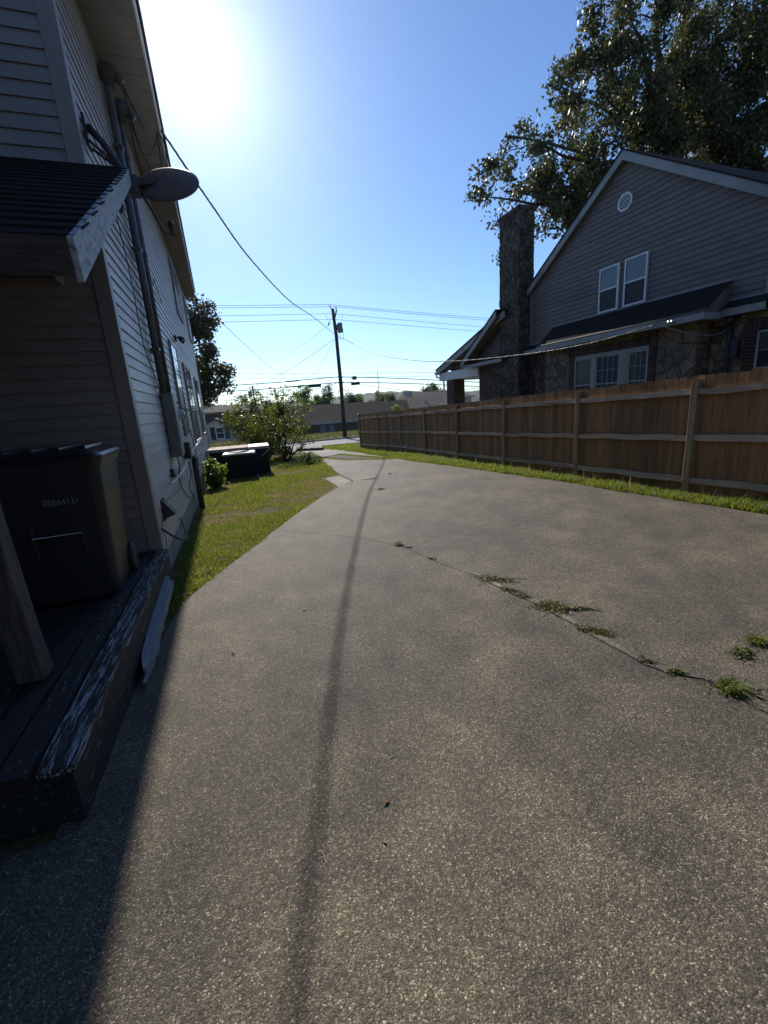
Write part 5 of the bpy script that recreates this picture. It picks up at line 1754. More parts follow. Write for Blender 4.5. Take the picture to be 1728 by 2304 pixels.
def tree(name, label, cat, base, limbs, leaf, leaf_size, n_leaf, seed, group=None, sub=6, sub_len=0.34, clump=0.5, trunk_r=0.25, twig=4, min_t=0.25, droop=0.25, kindleaf='crown', flat=0.0, aspect=0.55, bark='bark'):
    """limbs: list of (start, end, r0, r1, leafy)"""
    rng = np.random.default_rng(seed)
    root = thing(name, label, cat, base, 0, group)
    b0 = np.array(base, float)
    wood = MB()
    tips = []
    for (a, b_, r0, r1, leafy) in limbs:
        P = limb_path(a, b_, rng, 0.12, 8, 0.04)
        wood.tube([Vector(p - [b0[0], b0[1], 0]) for p in P], [r0 + (r1 - r0) * k / 8 for k in range(9)], 7)
        if not leafy: continue
        L_ = np.linalg.norm(np.array(b_) - np.array(a))
        dirm = (np.array(b_, float) - np.array(a, float)) / L_
        for s in range(sub):
            t = min_t + (1 - min_t) * (s + rng.uniform(0, 1)) / sub
            i = min(7, int(t * 8))
            p = P[i] + (P[i + 1] - P[i]) * (t * 8 - i)
            d = dirm * 0.5 + rng.normal(size=3) * 0.65
            d[2] *= 0.75
            d /= np.linalg.norm(d)
            l2 = L_ * sub_len * rng.uniform(0.5, 1.15) * (1.1 - 0.4 * t) + 0.2 * clump
            Q = limb_path(p, p + d * l2, rng, 0.15, 4)
            wood.tube([Vector(q - [b0[0], b0[1], 0]) for q in Q], [max(0.006, r1 * (0.9 - 0.18 * k)) for k in range(5)], 5, False)
            for tw in range(twig):
                q = Q[1] + (Q[-1] - Q[1]) * rng.uniform(0.1, 1)
                e = d * 0.5 + rng.normal(size=3) * 0.7
                e /= np.linalg.norm(e)
                q2 = q + e * l2 * rng.uniform(0.25, 0.55)
                wood.tube([Vector(q - [b0[0], b0[1], 0]), Vector(q2 - [b0[0], b0[1], 0])], [max(0.004, r1 * 0.3), max(0.003, r1 * 0.15)], 4, False)
                tips.append((q + q2) / 2)
                tips.append(q2)
            tips.append(Q[-1])
    wood.build('trunk', bark, root, smooth=True, fix=False)
    if tips and n_leaf:
        T = np.array(tips)
        idx = rng.integers(0, len(T), n_leaf)
        wgt = rng.uniform(0.55, 1.25, len(T))[idx][:, None]
        c = T[idx] + np.clip(rng.normal(size=(n_leaf, 3)), -1.55, 1.55) * clump * wgt * np.array([1, 1, 0.75])
        me = leaf_mesh('crown', c - b0, leaf_size, rng, aspect, droop, flat=flat)
        o = link(kindleaf, me, leaf, root)
    return root


# the two big trees behind the stone house
TX = 20.0
tr1 = (22.6, 20.5, -2.1)
L1 = [((22.6, 20.5, -2.1), (22.9, 20.4, 8.5), 0.45, 0.34, False), ((22.9, 20.4, 8.5), (22.6, 20.2, 13.3), 0.34, 0.20, True), ((22.6, 20.2, 13.3), (21.6, 20.3, 18.6), 0.20, 0.06, True)]
for k, (x, z, y) in enumerate(((12.6, 8.9, 20.0), (13.6, 8.7, 19.0), (13.6, 11.7, 20.6), (13.6, 10.7, 18.8), (15.4, 13.6, 20), (16.9, 15.4, 19.4), (18.4, 16.4, 21), (16.0, 8.6, 20.6), (14.2, 9.9, 21.6), (19.2, 17.2, 19.5), (17.3, 12.6, 18.6), (17.6, 9.9, 19.2), (19.6, 13.8, 18.4), (19.9, 12.0, 18.2), (24.0, 14.6, 19), (24.6, 16.4, 20), (20.0, 10.6, 18.8), (21.5, 10.8, 18.4), (18.6, 9.4, 21.4))):
    z0 = 8.6 + (z - 8.6) * 0.45
    L1.append(((22.8, 20.4, max(8.2, z0 - 0.4)), (x, y, z), 0.13, 0.035, True))
tree('large_oak', 'large dark-leaved tree reaching left over the stone house roof', 'tree', tr1, L1, 'oak_leaf', 0.19, 44000, 21, 'big trees behind the stone house', sub=8, sub_len=0.30, clump=0.26, min_t=0.28)
tr2 = (29.0, 22.0, -2.2)
L2 = [((29.0, 22.0, -2.2), (28.6, 22, 10), 0.5, 0.4, False), ((28.6, 22, 10), (29.5, 22, 20), 0.4, 0.12, True)]
for (x, z, y) in ((24.2, 17.8, 21), (24.6, 16.0, 21.5), (25.6, 14.4, 20.4), (26.0, 12.6, 20.8), (25.0, 11.2, 21.5), (27.4, 12.2, 19.6), (28.6, 13.8, 19.4), (27.6, 16.4, 19.8), (30.4, 16.8, 20), (31.5, 13.8, 20), (30.0, 11.4, 20), (26.8, 19.4, 21), (29.6, 20.4, 20), (27.6, 10.2, 20.4), (32, 18, 21), (25.8, 18.4, 22.5)):
    L2.append(((28.8, 22, 9.0 + (z - 9) * 0.45), (x, y, z), 0.15, 0.04, True))
tree('large_oak', 'broad leafy tree filling the top right corner behind the gable', 'tree', tr2, L2, 'oak_leaf', 0.20, 56000, 22, 'big trees behind the stone house', sub=8, sub_len=0.34, clump=0.40)

# oak beyond the left house
L3 = [((-3.4, 28, -2.5), (-3.2, 28, 1.5), 0.25, 0.2, False), ((-3.2, 28, 1.5), (-2.6, 28, 6.0), 0.2, 0.05, True)]
for (x, z, y) in ((-1.7, 6.3, 28), (-0.6, 5.7, 28.3), (-0.9, 4.7, 27.6), (-0.55, 3.7, 28), (-0.3, 2.6, 28.2), (-0.5, 1.7, 27.7), (-1.3, 1.1, 28), (-1.8, 3.2, 27.2), (-2.2, 5.2, 27.2), (-3.4, 4.5, 27), (-4.6, 5.2, 28), (-4.9, 3.5, 28), (-1.6, 2.4, 28.8), (-1.2, 5.9, 29)):
    L3.append(((-3.1, 28, 0.8 + (z - 0.8) * 0.5), (x, y, z), 0.07, 0.02, True))
tree('oak_tree', 'dark green oak peeking out beyond the far end of the left house', 'tree', (-3.4, 28, -2.5), L3, 'oak_leaf', 0.20, 15000, 23, sub=6, sub_len=0.28, clump=0.26)

# spreading shrub tree in front of the cream house
L4 = []
b4 = (1.2, 22.3, gh(22.3))
for (x, z, y) in ((-0.4, -0.15, 22), (0.2, 0.35, 22.4), (0.7, 0.62, 22), (1.5, 0.72, 22.6), (2.2, 0.65, 22.2), (2.9, 0.2, 22), (3.1, -0.25, 22.4), (-0.2, -0.6, 21.6), (1.0, 0.1, 21.5), (2.1, 0.1, 21.4), (0.4, -0.5, 21.5), (1.6, -0.45, 21.3), (2.7, -0.6, 21.8)):
    L4.append(((b4[0] + rnd.uniform(-0.15, 0.15), b4[1], b4[2]), (x, y, z), 0.05, 0.014, True))
tree('crape_myrtle', 'wide green multi-stemmed shrub in front of the cream house', 'shrub', b4, L4, 'shrub_leaf', 0.125, 6200, 24, sub=6, sub_len=0.30, clump=0.18, min_t=0.42)
b5 = (1.72, 19.1, gh(19.1))
L5 = []
for (x, z, y) in ((1.1, -0.2, 19.1), (1.5, 0.12, 19.2), (1.9, 0.30, 19), (2.3, 0.1, 19.1), (2.75, -0.45, 19), (2.85, -1.2, 19.1), (1.1, -1.0, 19), (1.2, -1.3, 18.8), (2.4, -0.9, 18.7), (1.8, -0.5, 18.6), (2.6, -1.5, 19.2)):
    L5.append(((b5[0] + rnd.uniform(-0.1, 0.1), b5[1] + rnd.uniform(-0.08, 0.08), b5[2]), (x, y, z), 0.032, 0.008, True))
tree('lawn_sapling', 'thin leggy small tree at the edge of the lawn', 'tree', b5, L5, 'shrub_leaf', 0.08, 1500, 25, sub=5, sub_len=0.24, clump=0.10, min_t=0.45)
b6 = (0.72, 20.6, gh(20.6))
L6 = [((b6[0], b6[1], b6[2]), (x, 20.6 + rnd.uniform(-0.2, 0.2), z), 0.02, 0.006, True) for (x, z) in ((0.35, -0.75), (0.6, -0.62), (0.85, -0.60), (1.1, -0.72), (0.9, -1.05), (0.45, -1.1), (1.25, -1.3), (0.3, -1.35))]
tree('yellow_shrub', 'bright yellow-green shrub between the larger bushes', 'shrub', b6, L6, 'yellow_leaf', 0.09, 2200, 26, sub=5, sub_len=0.22, clump=0.10, min_t=0.4)
b7 = (1.45, 20.3, gh(20.3))
L7 = [((b7[0], b7[1], b7[2]), (b7[0] + x, 20.2 + rnd.uniform(-0.3, 0.3), b7[2] + z), 0.02, 0.006, True) for (x, z) in ((-0.6, 0.5), (-0.3, 0.7), (0.1, 0.75), (0.5, 0.6), (0.7, 0.4))]
tree('low_shrub', 'low pale-leaved shrub below the yellow one', 'shrub', b7, L7, 'fresh_leaf', 0.09, 1500, 27, sub=4, sub_len=0.25, clump=0.12, min_t=0.3)
b8 = (-0.90, 12.75, gh(12.75))
L8 = [((b8[0], b8[1], b8[2]), (b8[0] + x, 12.7 + y, b8[2] + z), 0.014, 0.005, True) for (x, y, z) in ((0.05, 0, 0.75), (0.2, -0.1, 0.72), (0.34, 0.1, 0.62), (-0.1, 0, 0.6), (0.3, -0.2, 0.42), (0.1, -0.3, 0.5), (0.0, -0.1, 0.3), (0.2, 0.1, 0.25))]
tree('wall_bush', 'leafy green bush growing against the left house wall', 'bush', b8, L8, 'fresh_leaf', 0.11, 1100, 28, sub=4, sub_len=0.22, clump=0.07, min_t=0.25)

# strap-leaved plant at the drive edge
SP = thing('strap_leaf_plant', 'dark strap-leaved clump arching at the drive edge by the sapling', 'plant', (2.36, 16.85, gh(16.85)), 0)
zb = gh(16.85)
r6 = random.Random(31)
for k in range(46):
    a = r6.uniform(0, 2 * math.pi)
    L_ = r6.uniform(0.40, 0.75)
    h = r6.uniform(0.25, 0.50)
    ca, sa = math.cos(a), math.sin(a)
    prev = []
    m = MB()
    P = []
    for s in range(6):
        t = s / 5
        rr = L_ * t
        zz = zb + h * (1 - (2 * t - 0.9) ** 2) * 0.9 + 0.05 * (1 - t)
        wd = 0.020 * (1 - t) ** 0.5 + 0.003
        P.append(((rr * ca - sa * wd, rr * sa + ca * wd, max(zb, zz)), (rr * ca + sa * wd, rr * sa - ca * wd, max(zb, zz))))
    for s in range(5):
        m.quad(P[s][0], P[s][1], P[s + 1][1], P[s + 1][0])
    m.build('leaf', 'blade_leaf', SP, fix=False)


# trees beyond the long building
def far_tree(x, y, zt, zb_, rx, label, leaf, n, seed, ls=0.5):
    base = (x, y, -4.6)
    r = random.Random(seed)
    limbs = [((x, y, -4.6), (x, y, zb_), 0.3, 0.2, False)]
    for k in range(14):
        a = r.uniform(0, 2 * math.pi)
        u_ = r.uniform(0.2, 1) ** 0.6
        zz = zb_ + (zt - zb_) * r.uniform(0.15, 1.0)
        prof = math.sin(math.pi * min(0.97, max(0.12, (zz - zb_) / (zt - zb_) * 0.85 + 0.12)))
        limbs.append(((x, y, zb_ + (zz - zb_) * 0.4), (x + rx * u_ * prof * math.cos(a), y + rx * u_ * prof * math.sin(a), zz), 0.08, 0.03, True))
    return tree('roadside_tree', label, 'tree', base, limbs, leaf, ls, n, seed, 'trees beyond the long building', sub=5, sub_len=0.3, clump=rx * 0.13, min_t=0.3)


far_tree(14.3, 100, 6.2, -2.0, 2.9, 'tall pale-green tree rising behind the long roof, left of the pole', 'fresh_leaf', 3600, 41, 0.36)
far_tree(17.6, 102, 3.6, -2.5, 2.6, 'rounder mid-green tree close to the left of the pole', 'far_leaf', 3000, 42, 0.36)
far_tree(21.0, 104, 5.4, -2.0, 2.2, 'slim feathery tree directly behind the pole', 'far_leaf', 1700, 43, 0.36)
far_tree(27.5, 106, 3.0, -3.0, 3.4, 'rounded dark tree to the right of the pole', 'far_leaf', 3200, 44, 0.42)
far_tree(31.0, 120, 2.6, -3.0, 2.9, 'low dark tree beside the rounded one right of the pole', 'far_leaf', 2200, 45, 0.42)
far_tree(39.0, 112, 2.6, -3.0, 2.9, 'bushy tree just left of the tan house', 'far_leaf', 2600, 46, 0.42)
far_tree(11.0, 120, 1.8, -3.0, 3.0, 'low tree behind the left end of the long roof', 'far_leaf', 2200, 47, 0.45)
far_tree(3.5, 95, 2.0, -3.0, 3.2, 'hazy tree behind the wide shrub', 'far_leaf', 2400, 48, 0.4)
far_tree(-1.5, 92, 2.0, -3.0, 3.4, 'dusky tree above the cream house', 'far_leaf', 2400, 49, 0.4)
far_tree(8.0, 118, 2.6, -3.0, 3.6, 'broad tree in the gap left of the tall pale-green one', 'far_leaf', 2800, 51, 0.45)
far_tree(24.0, 128, 3.0, -3.0, 3.6, 'dark tree mass immediately right of the pole', 'far_leaf', 2800, 52, 0.5)
far_tree(34.8, 130, 2.8, -3.0, 3.8, 'wide dark tree between the rounded tree and the tan house', 'far_leaf', 2800, 53, 0.5)
far_tree(44.5, 140, 4.2, -3.0, 4.0, 'tree rising behind the tan house roof on its left', 'far_leaf', 2800, 54, 0.5)
far_tree(64.0, 140, 6.0, -3.0, 5.0, 'large tree behind the right end of the tan house', 'far_leaf', 3000, 55, 0.6)
far_tree(22.5, 62, -0.2, -4.0, 1.4, 'small green bush seen through the open porch', 'fresh_leaf', 1200, 50, 0.25)


# far wooded ridges, one mass of trees each
def ridge(name, y0, depth, x0, x1, height, seed, label):
    rng = np.random.default_rng(seed)
    nx_, ny_ = 260, 22
    X = np.linspace(x0, x1, nx_)
    Y = np.linspace(0, depth, ny_)
    ph = rng.uniform(0, 6, 6)
    prof = np.zeros(nx_)
    for k in range(6):
        prof += np.sin(X / (x1 - x0) * 2 * np.pi * (k + 1) * 1.3 + ph[k]) / (k + 1.5)
    prof = (prof - prof.min()) / (prof.max() - prof.min())
    Z = np.outer(np.sin(np.linspace(0, np.pi * 0.6, ny_)), height * (0.45 + 0.55 * prof)) - 5
    rough = rng.uniform(0, 1, (ny_, nx_)) ** 1.5 * height * 0.13
    rough[0] = 0
    Z = Z + rough
    V = np.stack([np.broadcast_to(X, (ny_, nx_)) + rng.uniform(-0.3, 0.3, (ny_, nx_)) * (X[1] - X[0]), np.broadcast_to((y0 + Y)[:, None], (ny_, nx_)), Z], -1).reshape(-1, 3)
    i = np.arange((ny_ - 1) * nx_).reshape(ny_ - 1, nx_)[:, :-1].ravel()
    F = np.stack([i, i + 1, i + nx_ + 1, i + nx_], 1)
    o = link(name, mesh_np(name, V, F), 'ridge_green')
    tag(o, label, 'woodland', kind='stuff')


mat('ridge_green', (0.010, 0.022, 0.010), (0.026, 0.044, 0.018), 0.06, 0.95, 0.0, rand=False)
ridge('wooded_ridge', 420, 260, -500, 900, 23.0, 61, 'near green wooded ridge on the horizon')
ridge('wooded_ridge', 900, 500, -1100, 1900, 34, 62, 'farther bluish wooded ridge on the horizon')


# ------------------------------------------------------------------ grass
LEFT_EDGE = [(4.16, -0.74), (5.39, -0.22), (6.53, 0.29), (8.12, 1.01), (9.95, 1.98), (11.9, 2.05), (12.25, 2.54), (13.78, 2.70), (16.92, 2.93), (19.0, 3.30), (22.5, 3.38), (23.6, 2.84), (25.2, 1.88), (28.2, 1.38)]
RIGHT_EDGE = [(-3.0, 6.05), (3.46, 6.05), (6.1, 6.06), (8.2, 5.97), (10.1, 5.79), (13.3, 5.51), (15.5, 5.39), (17.5, 5.25), (20.3, 5.20), (23.27, 4.78), (25.07, 4.40), (28.2, 4.9)]


def interp(tab, y):
    return np.interp(y, [a for a, b_ in tab], [b_ for a, b_ in tab])


def noise2(x, y, seed=0):
    """smooth value noise for patchiness"""
    r = np.random.default_rng(seed)
    tab = r.uniform(0, 1, (64, 64))
    xi, yi = np.floor(x).astype(int), np.floor(y).astype(int)
    fx, fy = x - xi, y - yi
    fx, fy = fx * fx * (3 - 2 * fx), fy * fy * (3 - 2 * fy)
    g_ = lambda a, b_: tab[a % 64, b_ % 64]
    return (g_(xi, yi) * (1 - fx) + g_(xi + 1, yi) * fx) * (1 - fy) + (g_(xi, yi + 1) * (1 - fx) + g_(xi + 1, yi + 1) * fx) * fy


def blades(x, y, h, w, rng, lean=0.5):
    """bent two-segment blades: 5 verts -> quad + tri stored as triangles"""
    n = len(x)
    z = np.array([gh(v) for v in y])
    a = rng.uniform(0, 2 * np.pi, n)
    la = rng.uniform(0.1, 1.0, n) * lean
    dx, dy = np.cos(a), np.sin(a)
    px, py = -dy, dx
    base = np.stack([x, y, z - 0.005], 1)
    mid = base + np.stack([dx * h * la * 0.35, dy * h * la * 0.35, h * 0.55], 1)
    tip = base + np.stack([dx * h * la, dy * h * la, h * (1 - 0.35 * la)], 1)
    sd_ = np.stack([px, py, np.zeros(n)], 1) * (w / 2)[:, None]
    v = np.empty((n, 5, 3), np.float32)
    v[:, 0] = base - sd_
    v[:, 1] = base + sd_
    v[:, 2] = mid + sd_ * 0.8
    v[:, 3] = mid - sd_ * 0.8
    v[:, 4] = tip
    i = (np.arange(n) * 5)[:, None]
    f = np.concatenate([i + np.array([[0, 1, 2]]), i + np.array([[0, 2, 3]]), i + np.array([[3, 2, 4]])], 0)
    return v.reshape(-1, 3), f


def merge(parts):
    V, F, o = [], [], 0
    for v, f in parts:
        V.append(v); F.append(f + o); o += len(v)
    return np.concatenate(V), np.concatenate(F)


def scatter(n, x0, x1, y0, y1, rng, ok):
    x = rng.uniform(x0, x1, n)
    y = rng.uniform(y0, y1, n)
    k = ok(x, y)
    return x[k], y[k]


rg = np.random.default_rng(77)
HX = lambda y: -0.93 - 0.017 * (y - 4.85)


def lawn_ok(x, y):
    e = interp(LEFT_EDGE, y) + 0.13 * (noise2(x * 2.5, y * 2.5, 3) - 0.45) + 0.06 * (noise2(x * 9, y * 9, 4) - 0.4)
    lo = np.where(y < 18.2, HX(y) + 0.02, -9)
    k = (x < e) & (x > lo) & (y < 28.2)
    k &= ~((np.abs(x + 0.11) < 0.5) & (np.abs(y - 14.62) < 0.43))
    k &= ~((np.abs(x + 0.10) < 0.95) & (np.abs(y - 15.75) < 0.62))
    k &= ~((x > 2.0) & (x < 2.6) & (y > 9.9) & (y < 12.3))
    return k


green, dry = [], []
for (y0, y1, dens, hh, ww) in ((3.9, 7.5, 5200, 0.050, 0.0055), (7.5, 12, 3200, 0.058, 0.0075), (12, 18, 1500, 0.065, 0.011), (18, 28.2, 420, 0.075, 0.020)):
    xa, xb = (-1.3, 3.0) if y1 <= 18 else (-9, 3.5)
    n = int(dens * (xb - xa) * (y1 - y0))
    x, y = scatter(n, xa, xb, y0, y1, rg, lawn_ok)
    p = noise2(x * 1.1 + 3, y * 1.1, 5) * 0.6 + noise2(x * 3.3, y * 3.3, 6) * 0.4
    p = np.clip((p - 0.5) * 1.7 + 0.52, 0, 1)
    thin = rg.uniform(0, 1, len(x)) < np.clip(1.25 - p * 1.05, 0.18, 1)
    x, y, p = x[thin], y[thin], p[thin]
    d = rg.uniform(0, 1, len(x)) < np.clip((p - 0.40) * 2.8, 0.10, 0.92)
    h = hh * rg.uniform(0.5, 1.35, len(x)) * np.where(d, 0.75, 1.0) * (1.15 - 0.45 * p)
    w = ww * rg.uniform(0.7, 1.3, len(x))
    green.append(blades(x[~d], y[~d], h[~d], w[~d], rg, 0.9))
    dry.append(blades(x[d], y[d], h[d], w[d], rg, 1.1))
V, F = merge(green)
tag(link('lawn_grass', mesh_np('lawn_grass', V, F), 'grass_blade'), 'green grass of the lawn between the left house and the drive', 'grass', kind='stuff')
V, F = merge(dry)
tag(link('dry_grass', mesh_np('dry_grass', V, F), 'grass_dry'), 'dry brownish blades scattered through the left lawn', 'grass', kind='stuff')


def strip_ok(x, y):
    e = interp(RIGHT_EDGE, y)
    e = e - 0.13 * (noise2(x * 1.5, y * 1.5, 9) - 0.35) - 0.07 * (noise2(x * 7, y * 7, 10) - 0.4)
    return (x > e) & (x < np.where(y < 22.4, 6.8, 14))


parts = []
for (y0, y1, dens, hh, ww) in ((0.5, 5, 5200, 0.115, 0.0075), (5, 9, 4200, 0.110, 0.008), (9, 15, 2400, 0.105, 0.011), (15, 22.4, 1100, 0.10, 0.016)):
    n = int(dens * 1.9 * (y1 - y0))
    x, y = scatter(n, 4.9, 6.8, y0, y1, rg, strip_ok)
    e = interp(RIGHT_EDGE, y)
    h = hh * rg.uniform(0.45, 1.4, len(x)) * (0.75 + 0.5 * noise2(x * 2.3, y * 2.3, 12))
    tall = rg.uniform(0, 1, len(x)) < 0.006
    h = np.where(tall, h * 2.4, h)
    parts.append(blades(x, y, h, ww * rg.uniform(0.7, 1.3, len(x)), rg, 0.9))
x, y = scatter(16000, 4.3, 15, 20, 28.3, rg, strip_ok)
parts.append(blades(x, y, 0.09 * rg.uniform(0.5, 1.3, len(x)), np.full(len(x), 0.03), rg, 0.8))
# the grown-over seam across the far end of the drive
seam = [(3.30, 18.9), (3.85, 16.75), (5.0, 15.35), (5.38, 15.45), (4.92, 16.95), (4.25, 20.0)]
for k in range(len(seam) - 1):
    (xa, ya_), (xb, yb_) = seam[k], seam[k + 1]
    n = int(300 * math.hypot(xb - xa, yb_ - ya_))
    t = rg.uniform(0, 1, n)
    x = xa + (xb - xa) * t + rg.normal(0, 0.07, n)
    y = ya_ + (yb_ - ya_) * t + rg.normal(0, 0.14, n)
    parts.append(blades(x, y, 0.07 * rg.uniform(0.5, 1.3, n), np.full(n, 0.014), rg, 0.9))
V, F = merge(parts)
tag(link('verge_grass', mesh_np('verge_grass', V, F), 'grass_blade'), 'lush green grass strip along the foot of the board fence', 'grass', kind='stuff')
# far verge across the road
x = rg.uniform(-12, 30, 26000)
y = rg.uniform(34, 50, 26000)
V, F = blades(x, y, 0.11 * rg.uniform(0.5, 1.3, len(x)), np.full(len(x), 0.06), rg, 0.8)
tag(link('far_verge', mesh_np('far_verge', V, F), 'grass_far'), 'sunlit dry grass bank beyond the road', 'grass', kind='stuff')


# ------------------------------------------------------------------ weeds in the crack
def weed(x, y, rx, ry, ang, n, h, label, grassy=False, seed=0):
    rng = np.random.default_rng(900 + seed)
    z = gh(y) + 0.015
    o = thing('weed_clump', label, 'weed', (x, y, z), 0, 'weeds growing in the driveway')
    t = rng.normal(0, 0.42, n)
    s = rng.normal(0, 0.42, n)
    if grassy:
        bx = t * rx * 0.4
        by = s * ry * 0.4
        V_, F_ = blades(bx, by * 0 + 0.0, h * rng.uniform(0.5, 1.3, n), np.full(n, 0.006), rng, 1.6)
        V_ = V_.reshape(n, 5, 3)
        V_[:, :, 2] -= gh(0.0)
        V_[:, :, 1] += by[:, None]
        link('blades', mesh_np('blades', V_.reshape(-1, 3), F_), 'grass_blade', o)
        n = n // 3
        t, s = t[:n], s[:n]
    ca, sa = math.cos(ang), math.sin(ang)
    cx_ = t * rx * ca - s * ry * sa
    cy_ = t * rx * sa + s * ry * ca
    rad = np.sqrt(t * t + s * s)
    cz = np.abs(rng.normal(0, 1, n)) * h * 0.35 * np.exp(-rad)
    me = leaf_mesh('leaves', np.stack([cx_, cy_, cz], 1), 0.016, rng, 0.7, -0.1, flat=0.6)
    link('leaves', me, 'weed_leaf', o)
    st = MB()
    for k in range(7):
        a = ang + rng.normal(0, 0.5) + (math.pi if k % 2 else 0)
        L_ = rx * rng.uniform(0.5, 1.2)
        st.tube([(0, 0, z + 0.004), (L_ * 0.5 * math.cos(a), L_ * 0.5 * math.sin(a), z + 0.012), (L_ * math.cos(a), L_ * math.sin(a), z + 0.004)], 0.0016, 4, False)
    st.build('stems', 'weathered_wood', o, fix=False)
    return o


WD = [(1.66, 4.77, 0.10, 0.07, 2.0, 160, 0.05, True, 'grassy weed tuft nearest the lawn in the long crack'),
      (1.79, 4.09, 0.07, 0.04, 1.9, 130, 0.03, False, 'tiny weed in the long crack, second from the lawn'),
      (2.06, 3.24, 0.24, 0.09, -0.9, 620, 0.035, False, 'spreading weed mat in the crack, third from the lawn'),
      (2.02, 2.98, 0.11, 0.05, -1.2, 260, 0.03, False, 'narrow weed strip in the crack, fourth from the lawn'),
      (2.05, 2.82, 0.07, 0.05, -1.3, 170, 0.03, False, 'small round weed in the crack just before the largest mat'),
      (2.12, 2.55, 0.17, 0.12, -1.2, 900, 0.035, False, 'largest dark green weed mat in the middle of the crack'),
      (2.24, 2.46, 0.17, 0.05, -0.5, 300, 0.025, False, 'thin trailing weed reaching right from the largest mat'),
      (2.12, 2.13, 0.15, 0.06, -0.9, 420, 0.03, False, 'weed mat in the crack just nearer than the largest one'),
      (2.11, 1.72, 0.05, 0.03, -0.9, 130, 0.03, False, 'small isolated weed in the near part of the crack'),
      (2.16, 1.57, 0.06, 0.03, -0.7, 150, 0.03, False, 'low weed beside the near grassy tuft'),
      (2.27, 1.35, 0.16, 0.10, -0.6, 420, 0.055, True, 'bright green grassy tuft at the right end of the crack'),
      (2.66, 1.55, 0.10, 0.07, 0.4, 300, 0.05, False, 'leafy weed near the right edge, away from the crack'),
      (2.86, 1.60, 0.12, 0.08, 0.4, 320, 0.05, True, 'grass tuft cut by the right edge of the picture'),
      (2.29, 1.15, 0.06, 0.05, -0.6, 140, 0.05, True, 'lowest small grass tuft at the right edge'),
      (2.75, 8.93, 0.12, 0.06, 0.1, 120, 0.05, True, 'small grass tuft on the first cross joint'),
      (3.05, 10.66, 0.22, 0.05, 0.0, 220, 0.03, False, 'flat weed patch on the farther cross joint')]
for k, (x, y, rx, ry, an, n, h, gz, lb) in enumerate(WD):
    weed(x, y, rx, ry, an, n, h, lb, gz, k)

# dry leaves, straws and twigs on the concrete
def dead_leaf(x, y, s, rot, label, curl=0.6, seed=0):
    r = random.Random(seed)
    m = MB()
    prof = [(-1, 0.05), (-0.6, 0.45), (-0.1, 0.62), (0.4, 0.5), (0.8, 0.25), (1.0, 0.03)]
    L_ = [Vector((a * s, b_ * s * 0.8, curl * s * (a * a * 0.5 + b_ * b_))) for a, b_ in prof]
    Rr = [Vector((a * s, -b_ * s * 0.8, curl * s * (a * a * 0.4 + b_ * b_ * 1.2))) for a, b_ in prof]
    C_ = [Vector((a * s, 0, curl * s * a * a * 0.35)) for a, b_ in prof]
    for k in range(5):
        m.quad(C_[k], C_[k + 1], L_[k + 1], L_[k])
        m.quad(C_[k + 1], C_[k], Rr[k], Rr[k + 1])
    o = m.build('dry_leaf', 'dead_leaf', None, fix=False)
    o.location = (x, y, gh(y) + 0.018)
    o.rotation_euler = (r.uniform(-0.2, 0.2), r.uniform(-0.2, 0.2), rot)
    tag(o, label, 'leaf', 'dry leaves on the drive')


dead_leaf(0.36, 1.40, 0.016, 0.4, 'curled dry leaf right of the cable shadow, nearest the camera', 1.0, 1)
dead_leaf(0.30, 1.24, 0.010, 1.9, 'tiny dark leaf scrap nearest the bottom of the picture', 0.5, 2)
dead_leaf(0.31, 3.45, 0.022, 0.9, 'pale dry leaf left of the cable shadow', 0.4, 3)
dead_leaf(-0.26, 2.94, 0.018, 2.5, 'dark curled leaf near the shadow of the house', 0.9, 4)
dead_leaf(3.75, 11.2, 0.06, 0.3, 'brown leaf lying on the far cross joint', 0.8, 5)
dead_leaf(3.6, 10.3, 0.035, 1.3, 'small leaf in front of the far cross joint', 0.5, 6)
dead_leaf(5.1, 6.2, 0.03, 2.0, 'small leaf by the grass strip on the right', 0.5, 7)
dead_leaf(-0.55, 5.0, 0.05, 0.7, 'reddish leaf on the lawn edge near the deck', 0.6, 8)
dead_leaf(-0.42, 5.35, 0.055, 2.2, 'orange leaf on the grass beside the drive edge', 0.7, 9)
for k, (x, y, L_, a, lb) in enumerate(((0.075, 1.27, 0.055, 1.75, 'thin pale straw lying in the cable shadow'), (0.46, 1.62, 0.03, 0.3, 'short straw right of the curled leaf'), (-0.74, 4.32, 0.16, 0.6, 'pale twig at the drive edge beside the broken board'))):
    m = MB().tube([(-L_ / 2 * math.cos(a), -L_ / 2 * math.sin(a), 0.002), (0.003, 0, 0.004), (L_ / 2 * math.cos(a), L_ / 2 * math.sin(a), 0.002)], 0.0014 if k < 2 else 0.004, 5)
    o = m.build('straw', 'straw', None)
    o.location = (x, y, gh(y) + 0.017 + (0.01 if k == 2 else 0))
    tag(o, lb, 'straw')
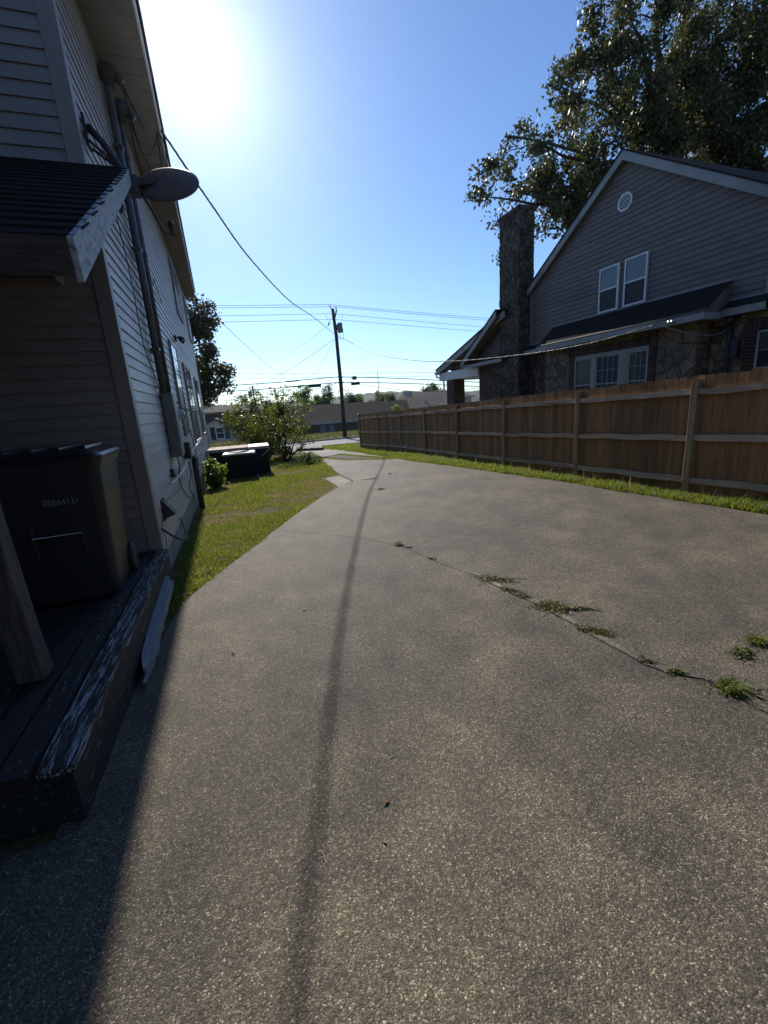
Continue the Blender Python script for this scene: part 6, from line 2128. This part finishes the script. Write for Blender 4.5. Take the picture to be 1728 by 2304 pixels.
# scraps of leaf on the deck
for k, (x, y, sz, lb) in enumerate(((-1.10, 3.22, 0.030, 'largest dry leaf on the dark deck planks below the bin'), (-1.02, 3.42, 0.022, 'pale leaf scrap on the deck close to its white edge'), (-1.22, 3.30, 0.018, 'small leaf scrap on the deck nearest the post'))):
    dead_leaf(x, y, sz, rnd.uniform(0, 6), lb, 0.5, 20 + k)
    COL.objects[-1].location.z = -1.297


# ------------------------------------------------------------------ unseen trees added behind the camera to cut skylight on the shaded walls
for k, (x, y, hgt, rx) in enumerate(((-9.5, -7.5, 9.0, 4.2), (-3.0, -9.0, 11.0, 4.6), (4.0, -8.2, 10.0, 4.4), (10.5, -9.5, 11.5, 4.8), (17.0, -7.0, 9.5, 4.4))):
    r9 = random.Random(300 + k)
    z0 = gh(y)
    limbs = [((x, y, z0), (x, y, z0 + hgt * 0.35), 0.25, 0.18, False)]
    for q in range(22):
        a = r9.uniform(0, 2 * math.pi)
        zz = z0 + hgt * r9.uniform(0.12, 1.0)
        pr_ = math.sin(math.pi * min(0.95, (zz - z0) / hgt * 0.8 + 0.22))
        limbs.append(((x, y, z0 + (zz - z0) * 0.6), (x + rx * pr_ * math.cos(a), y + rx * pr_ * math.sin(a), zz), 0.07, 0.02, True))
    tree('sky_blocking_tree', ('first', 'second', 'third', 'fourth', 'fifth')[k] + ' leafy tree from the left in the added sky-blocking row behind the viewpoint', 'tree', (x, y, z0), limbs, 'oak_leaf', 0.42, 9000, 320 + k, 'added row of sky-blocking trees behind the viewpoint', sub=5, sub_len=0.35, clump=0.45)


# ------------------------------------------------------------------ haze: the bright morning air
hm = bpy.data.materials.new('haze')
hm.use_nodes = True
hn = hm.node_tree
hn.nodes.clear()
ho = hn.nodes.new('ShaderNodeOutputMaterial')
hv = hn.nodes.new('ShaderNodeVolumePrincipled')
hv.inputs['Color'].default_value = (0.80, 0.91, 1.0, 1)
hv.inputs['Density'].default_value = 0.00010
hv.inputs['Anisotropy'].default_value = 0.90
hn.links.new(hv.outputs[0], ho.inputs['Volume'])
m = MB().box(-3200, 3200, -90, 3600, -7, 58)
hz = m.build('haze', None, None)
hz.data.materials.append(hm)
tag(hz, kind='stuff')
